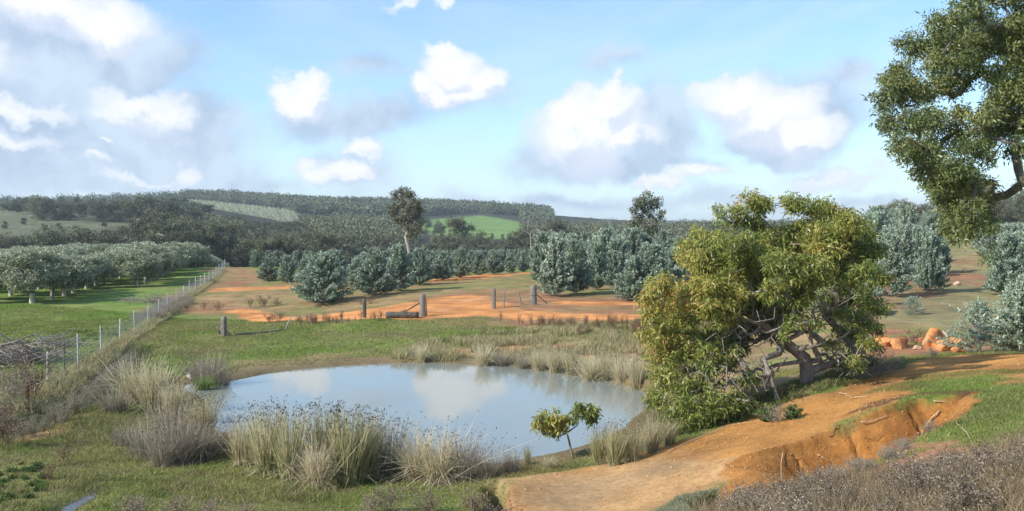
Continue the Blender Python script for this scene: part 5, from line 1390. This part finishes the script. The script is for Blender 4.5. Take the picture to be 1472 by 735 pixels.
# ------------------------------------------------------------------ posts, fence and other made things
M_POST = rough_mat('weathered_post', (.08, .07, .06), (.21, .185, .16), 9, .9, .8, (1, 1, .18), (.15, .13, .115))
M_POSTD = rough_mat('dark_post', (.05, .042, .035), (.15, .13, .11), 9, .9, .5, (1, 1, .2))
M_CONC = rough_mat('pale_post', (.38, .385, .38), (.56, .57, .56), 10, .8, .1)
M_RUST = rough_mat('rusty_steel', (.12, .05, .03), (.26, .12, .07), 14, .9, .2)
M_STEELD = rough_mat('dark_steel', (.05, .035, .03), (.11, .08, .06), 14, .8, .2)
def wire_mat():
    m, nt, out = mat_base('galvanised_wire'); p = N(nt, 'ShaderNodeBsdfPrincipled'); p.inputs['Base Color'].default_value = (.50, .51, .50, 1); p.inputs['Metallic'].default_value = .4; p.inputs['Roughness'].default_value = .5
    nt.links.new(p.outputs[0], out.inputs[0]); return m
M_WIRE = wire_mat()

def wood_post(seed, h, r, top='flat', k=14, taper=.92, lean=(0, 0), split=0.0):
    rng = np.random.default_rng(seed); g = Geo(); zs = np.concatenate([[-.25], np.linspace(0, h, 9)]); th = np.arange(k) / k * 6.283
    lump = 1 + .14 * np.sin(th * 2 + rng.random() * 6) + rng.normal(size=k) * .09
    if split: lump = lump - split * np.exp(-((th - 4.4) / .25) ** 2)
    pts = []
    for z in zs:
        rr_ = r * (1 - (1 - taper) * max(z, 0) / h) * lump * (1 + rng.normal(size=k) * .02)
        tz = z + (rng.normal(size=k) * .03 * (z >= h * .99))
        pts.append(np.stack([np.cos(th) * rr_ + lean[0] * z, np.sin(th) * rr_ + lean[1] * z, np.full(k, z) + (rng.normal(size=k) * .06 if z >= h * .99 else 0)], 1))
    V = np.concatenate(pts); n = len(zs); i = np.arange(n - 1)[:, None] * k; j = np.arange(k)[None]; j2 = (j + 1) % k
    Qd = np.stack([i + j, i + j2, i + k + j2, i + k + j], -1).reshape(-1, 4)
    top_c = V[-k:].mean(0) + np.array([0, 0, .01]); V = np.concatenate([V, [top_c]])
    jj = np.arange(0, k, 2); cap_ = np.stack([(n - 1) * k + jj, (n - 1) * k + (jj + 1) % k, (n - 1) * k + (jj + 2) % k, np.full(len(jj), n * k)], -1)
    g.add(V, np.concatenate([Qd, cap_]), .5); return g
def tube_obj(name, pts, rad, mat, k=6, parent=None, cap=True):
    g = Geo(); add_tube(g, pts, rad, k, .5, cap); return obj(name, g.mesh(name, mat), parent)

# wire fence: one thing, posts and netting are its parts
fx = lambda y: -.226 * (y - 37) - 17.7
fp = [37.0, 42.3, 47.4, 52.6, 57.6]
while fp[-1] < 134: fp.append(fp[-1] + 5.2 + rr.uniform(-.15, .15))
F = thing('wire_fence', 'wire netting fence on pale posts running from the left foreground up past the olives', 'fence', (fx(37), 37, hz(fx(37), 37)))
F0 = np.array(F.location)
pg = [Geo() for _ in range(3)]
for q in range(3):
    V = wood_post(50 + q, 1.30, .030, k=8, taper=1.0); pg[q] = V.mesh('fence_post', M_CONC)
tops = []
for i, y in enumerate(fp):
    x = fx(y); z = hz(x, y); o = obj('post', pg[i % 3], F, (x - F0[0], y - F0[1], z - F0[2]), rr.random() * 6, (1, 1, rr.uniform(.95, 1.08))); o.rotation_euler[0] = rr.uniform(-.03, .03); o.rotation_euler[1] = rr.uniform(-.04, .04)
ng = Geo()
ys = np.arange(fp[0], fp[-1], .45); xs = fx(ys); zs = H(xs, ys)
for kk, hh in enumerate([.06, .22, .38, .54, .70, .86, 1.02, 1.2]):
    sag = .02 * np.sin(ys * 1.2)
    add_tube(ng, np.stack([xs + .05, ys, zs + hh + sag * (kk > 3)], 1), np.full(len(ys), .004), 3)
vy = np.arange(fp[0], fp[-1], .22); vx = fx(vy); vz = H(vx, vy); n = len(vy)
P = np.stack([np.stack([vx + .05, vy, vz + .05], 1), np.stack([vx + .05, vy, vz + .55], 1), np.stack([vx + .05, vy, vz + 1.02], 1)], 1)
add_ribbons(ng, P, np.full((n, 3), .006), np.tile([[1., 0, 0]], (n, 1)), np.full(n, .5))
add_ribbons(ng, P, np.full((n, 3), .006), np.tile([[0., 1, 0]], (n, 1)), np.full(n, .5))
o = obj('netting', ng.mesh('netting', M_WIRE), F); o.location = [-float(q) for q in F0]
# dark steel picket between the first two pale posts, short rusty post and timber stub at the near end
y = 39.7; x = fx(y) + .0; z = hz(x, y)
g = Geo(); add_tube(g, [(0, 0, -.3), (0, 0, 1.22)], [.022, .022], 3, .5, False); add_tube(g, [(.02, .0, -.3), (.02, .0, 1.2)], [.018, .018], 4, .5, False)
o = obj('steel_picket', g.mesh('steel_picket', M_STEELD), F, (x - F0[0], y - F0[1], z - F0[2])); o['label'] = 'dark rusted steel picket between the first two pale posts'
p = ground(40, 582)
tag(obj('old_post', wood_post(60, .85, .06, k=10).mesh('old_post', M_RUST), None, p), 'short rusty-brown post at the left edge below the brush heap', 'post')
p = at(63, 560, 36.6); z = hz(p[0] - .12, 36.7)
tag(obj('old_post', wood_post(61, .55, .045, k=8).mesh('old_post', M_STEELD), None, (p[0] - .12, 36.7, z)), 'short dark post leaning against the first pale fence post', 'post')

# gateway posts
def post_at(u, v, vt, r, seed, mat, name, lab, cat='post', lean=(0, 0), split=0.0, dY=0):
    p = ground(u, v); h = top_h(p, vt)
    o = tag(obj(name, wood_post(seed, h, r, lean=lean, split=split).mesh(name, mat), None, (p[0], p[1], p[2])), lab, cat); return p, h, o
p, h, o = post_at(608, 455, 423, .17, 70, M_POST, 'gate_post', 'thick grey timber post at the right end of the dark log')
gp0 = p
o.name = 'strainer_post'
g = Geo(); add_tube(g, [(.22, -.03, .0), (.23, -.03, h * .72)], [.03, .02], 5, .5, True); c = obj('stub', g.mesh('stub', M_POSTD), o)
# stay leaning on the strainer post, and the log
q = ground(566, 453)
tag(tube_obj('stay', [q + np.array([0, .0, .06]), (q + p) / 2 + np.array([0, 0, .36]), p + np.array([-.16, 0, h * .62])], [.045, .045, .04], M_POSTD, 6), 'thin slanting timber stay propping the thick grey post', 'timber stay')
la, lb = ground(556, 457), ground(604, 456)
lb = lb + np.array([-.1, -.28, 0]); la = la + np.array([0, -.2, 0])
n = 9; s = np.linspace(0, 1, n)[:, None]; pts = la * (1 - s) + lb * s; pts[:, 2] = H(pts[:, 0], pts[:, 1]) + .17; pts[:, 2] += np.sin(s[:, 0] * 5) * .02
tag(tube_obj('log', pts, .19 + .02 * np.sin(np.arange(n) * 1.7), M_POSTD, 12), 'dark fallen log lying at the foot of the thick grey post', 'log')
post_at(524, 457, 431, .10, 71, M_POSTD, 'gate_post', 'thin dark post standing left of the dark log')
post_at(710, 444, 416, .14, 72, M_POST, 'gate_post', 'split grey timber post, left one of the right-hand group', split=.6)
post_at(724, 443, 416, .045, 73, M_POST, 'gate_post', 'thin upright pale stake beside the split grey post', lean=(.05, 0))
post_at(750, 439, 421, .035, 74, M_POST, 'gate_post', 'thin leaning pale stake left of the banded grey post', lean=(-.22, 0))
p, h, o = post_at(767, 438, 411, .19, 75, M_POST, 'gate_post', 'stout grey timber post with a wire band, rightmost of the posts')
g = Geo(); th = np.linspace(0, 6.283, 17); add_tube(g, np.stack([np.cos(th) * .205, np.sin(th) * .205, np.full(17, h * .5)], 1), np.full(17, .014), 4); obj('wire_band', g.mesh('wire_band', M_STEELD), o)
r_ = ground(786, 437)
tag(tube_obj('stay', [p + np.array([.18, 0, h * .55]), (p + r_) / 2 + np.array([0, 0, h * .36]), r_ + np.array([0, 0, .03])], [.03, .03, .03], M_RUST, 5), 'thin rusty rod slanting down to the right of the banded post', 'rod')
# wires between the old posts
for (a, b_, lab) in [((750, 439), (767, 438), 'slack wire between the leaning stake and the banded post')]:
    A, B = ground(*a), ground(*b_)
    tag(tube_obj('fence_wire', [A + [0, 0, .1], (A + B) / 2 + [0, 0, .05], B + [0, 0, .55]], [.012] * 3, M_STEELD, 4), lab, 'wire')
# stump with shards, leaning stick and dark pole on the grass
p, h, o = post_at(322, 483, 457, .20, 80, M_POST, 'tree_stump', 'split weathered stump post standing alone on the grass', 'stump', split=.5)
g = Geo(); add_tube(g, [(-.2, -.05, .12), (-.36, -.08, .55)], [.06, .03], 5, .5, True); obj('shard', g.mesh('shard', M_DEAD), o)
g = Geo(); add_tube(g, [(.18, -.05, -.05), (.26, -.06, .24), (.36, -.05, .12)], [.08, .07, .05], 6, .5, True); obj('root_flare', g.mesh('root_flare', M_DEAD), o)
p = ground(411, 475); h = top_h(p, 455)
tag(tube_obj('leaning_stick', [p, p + [.12, 0, h * .5], p + [.32, 0, h]], [.05, .045, .03], M_PALE, 6), 'short pale stick leaning right out of the grass', 'stick')
A, B = ground(334, 483), ground(408, 475); n = 8; s = np.linspace(0, 1, n)[:, None]; pts = A * (1 - s) + B * s; pts[:, 2] = H(pts[:, 0], pts[:, 1]) + .06
tag(tube_obj('fallen_pole', pts, np.full(n, .05), M_DEAD, 6), 'long dark pole lying on the grass between the stump and the leaning stick', 'pole')

# white pipe at the inlet: hollow
p = np.array([*wl(279, 549), .0]); p = np.array([p[0], p[1], .12])
d = unit(np.array([.55, -.83, -.04])); g = Geo(); k = 20; th = np.arange(k) / k * 6.283
a_ = unit(np.cross(d, [0, 0, 1])); b_ = np.cross(a_, d)
def ringp(t, r): return p + d * t + (a_[None] * np.cos(th)[:, None] + b_[None] * np.sin(th)[:, None]) * r
V = np.concatenate([ringp(-.6, .13), ringp(.12, .13), ringp(.12, .11), ringp(-.5, .11)]); i = np.arange(3)[:, None] * k; j = np.arange(k)[None]; j2 = (j + 1) % k
g.add(V - p, np.stack([i + j, i + j2, i + k + j2, i + k + j], -1).reshape(-1, 4))
tag(obj('drain_pipe', g.mesh('drain_pipe', rough_mat('white_pipe', (.66, .66, .64), (.8, .8, .78), 5, .5, .05)), None, p), 'white drain pipe end sticking out over the pond inlet', 'pipe')

# ------------------------------------------------------------------ dead wood
def brush(name, lab, cu, cv, Y, wpx, hpx, n, seed, mats, rmax=.05):
    rng = np.random.default_rng(seed); b = at(cu, cv, Y); b[2] = hz(b[0], b[1]); g = Geo()
    w = wpx * Y / 1400; h = hpx * Y / 1400
    for i in range(n):
        c = b + np.array([np.clip(rng.normal(), -1.6, 1.6) * w * .42, np.clip(rng.normal(), -1.6, 1.6) * w * .32, abs(rng.normal()) * h * .42 + .05])
        d = unit(np.array([rng.normal(), rng.normal(), rng.normal() * .35 + .12])); L = rng.uniform(.5, 1.6) * w / 2.2
        r = rmax * rng.uniform(.08, .5) ** 1.2
        pts = [c + d * L * (s - .5) + rng.normal(size=3) * L * .05 for s in np.linspace(0, 1, 5)]
        for q in pts: q[2] = max(q[2], b[2] + .02)
        add_tube(g, pts, [r, r * .9, r * .75, r * .55, r * .25], 4)
    o = obj(name, g.mesh(name, mats)); o.location = (0, 0, 0); tag(o, lab, 'brush heap'); return o
brush('brush_heap', 'tangled grey heap of dead branches at the left edge behind the fence', 25, 522, 43, 80, 38, 420, 1301, M_TWIG, .07)
brush('brush_heap', 'low heap of dead branches right of the big one at the left edge', 85, 500, 50, 45, 20, 160, 1302, M_TWIG, .06)
brush('brush_heap', 'pale heap of cut branches beside the fence above the brown weeds', 225, 440, 82, 60, 9, 200, 1303, M_TWIG, .05)
# long bare limbs reaching out of the left heap
for i, (pts, r, lab) in enumerate([([(-30, 503, 41), (20, 492, 41), (48, 481, 41)], .05, 'long dark limb rising out of the left brush heap'), ([(-30, 495, 41), (10, 496, 41), (45, 492, 41.3)], .04, 'bare limb lying along the top of the left brush heap'),
                                   ([(-20, 495, 40), (8, 508, 40), (12, 520, 40)], .05, 'whitish broken limb hanging at the left edge of the brush heap')]):
    tag(tube_obj('dead_limb', [at(*q) for q in pts], [r, r * .8, r * .4], M_DEAD if i < 2 else M_PALE, 6), lab, 'dead limb')
# roots and sticks of the ochre cut
def stick(px, r, mat, lab, name='exposed_root', lift=.03):
    P = [ground(u, v) for u, v in px]; pts = []
    for q in P: pts.append(q + np.array([0, -.03, lift]))
    pts = np.array(pts)
    # smooth
    r = r * .62; t_ = np.linspace(0, len(pts) - 1, 4 * len(pts)); pts = np.stack([np.interp(t_, np.arange(len(pts)), pts[:, c]) for c in range(3)], 1)
    pts += RNG.normal(size=pts.shape) * r * .4
    tag(tube_obj(name, pts, np.linspace(r, r * .5, len(pts)), mat, 5), lab, 'root')
M_ROOT = rough_mat('root', (.42, .30, .18), (.66, .52, .36), 10, .9, .2)
M_ROOTD = rough_mat('root_dark', (.16, .09, .05), (.30, .18, .10), 10, .9, .2)
stick([(1237, 610), (1255, 606), (1275, 598)], .022, M_ROOT, 'pale root lying across the top of the ochre cut')
stick([(1350, 592), (1338, 603), (1328, 615), (1322, 632), (1310, 636)], .024, M_ROOT, 'long curved pale root hanging at the right end of the ochre cut')
stick([(1342, 578), (1358, 577)], .022, M_ROOT, 'short pale root poking from the dark overhang')
stick([(1176, 655), (1190, 664)], .018, M_ROOT, 'short pale root sticking out of the middle of the ochre cut')
stick([(1125, 650), (1122, 670), (1123, 695)], .016, M_ROOT, 'thin pale root hanging straight down the left of the cut')
stick([(1240, 630), (1258, 634), (1268, 622)], .014, M_ROOTD, 'thin dark root curling on the face of the cut')
stick([(1190, 625), (1204, 615)], .014, M_ROOTD, 'small dark root near the rim left of the pale one')
stick([(960, 650), (1000, 632), (1050, 612), (1110, 604)], .018, M_ROOT, 'long pale stick lying along the grassy edge of the ochre slope', 'fallen_stick')
stick([(1205, 566), (1216, 568), (1224, 574)], .02, M_ROOT, 'curled pale stick on the track below the forked trunk', 'fallen_stick')
stick([(1226, 573), (1246, 571)], .018, M_ROOT, 'straight pale stick on the track below the forked trunk', 'fallen_stick')
stick([(1372, 608), (1390, 625), (1402, 652)], .012, M_ROOT, 'thin bowed dry stem on the grass right of the cut', 'fallen_stick')
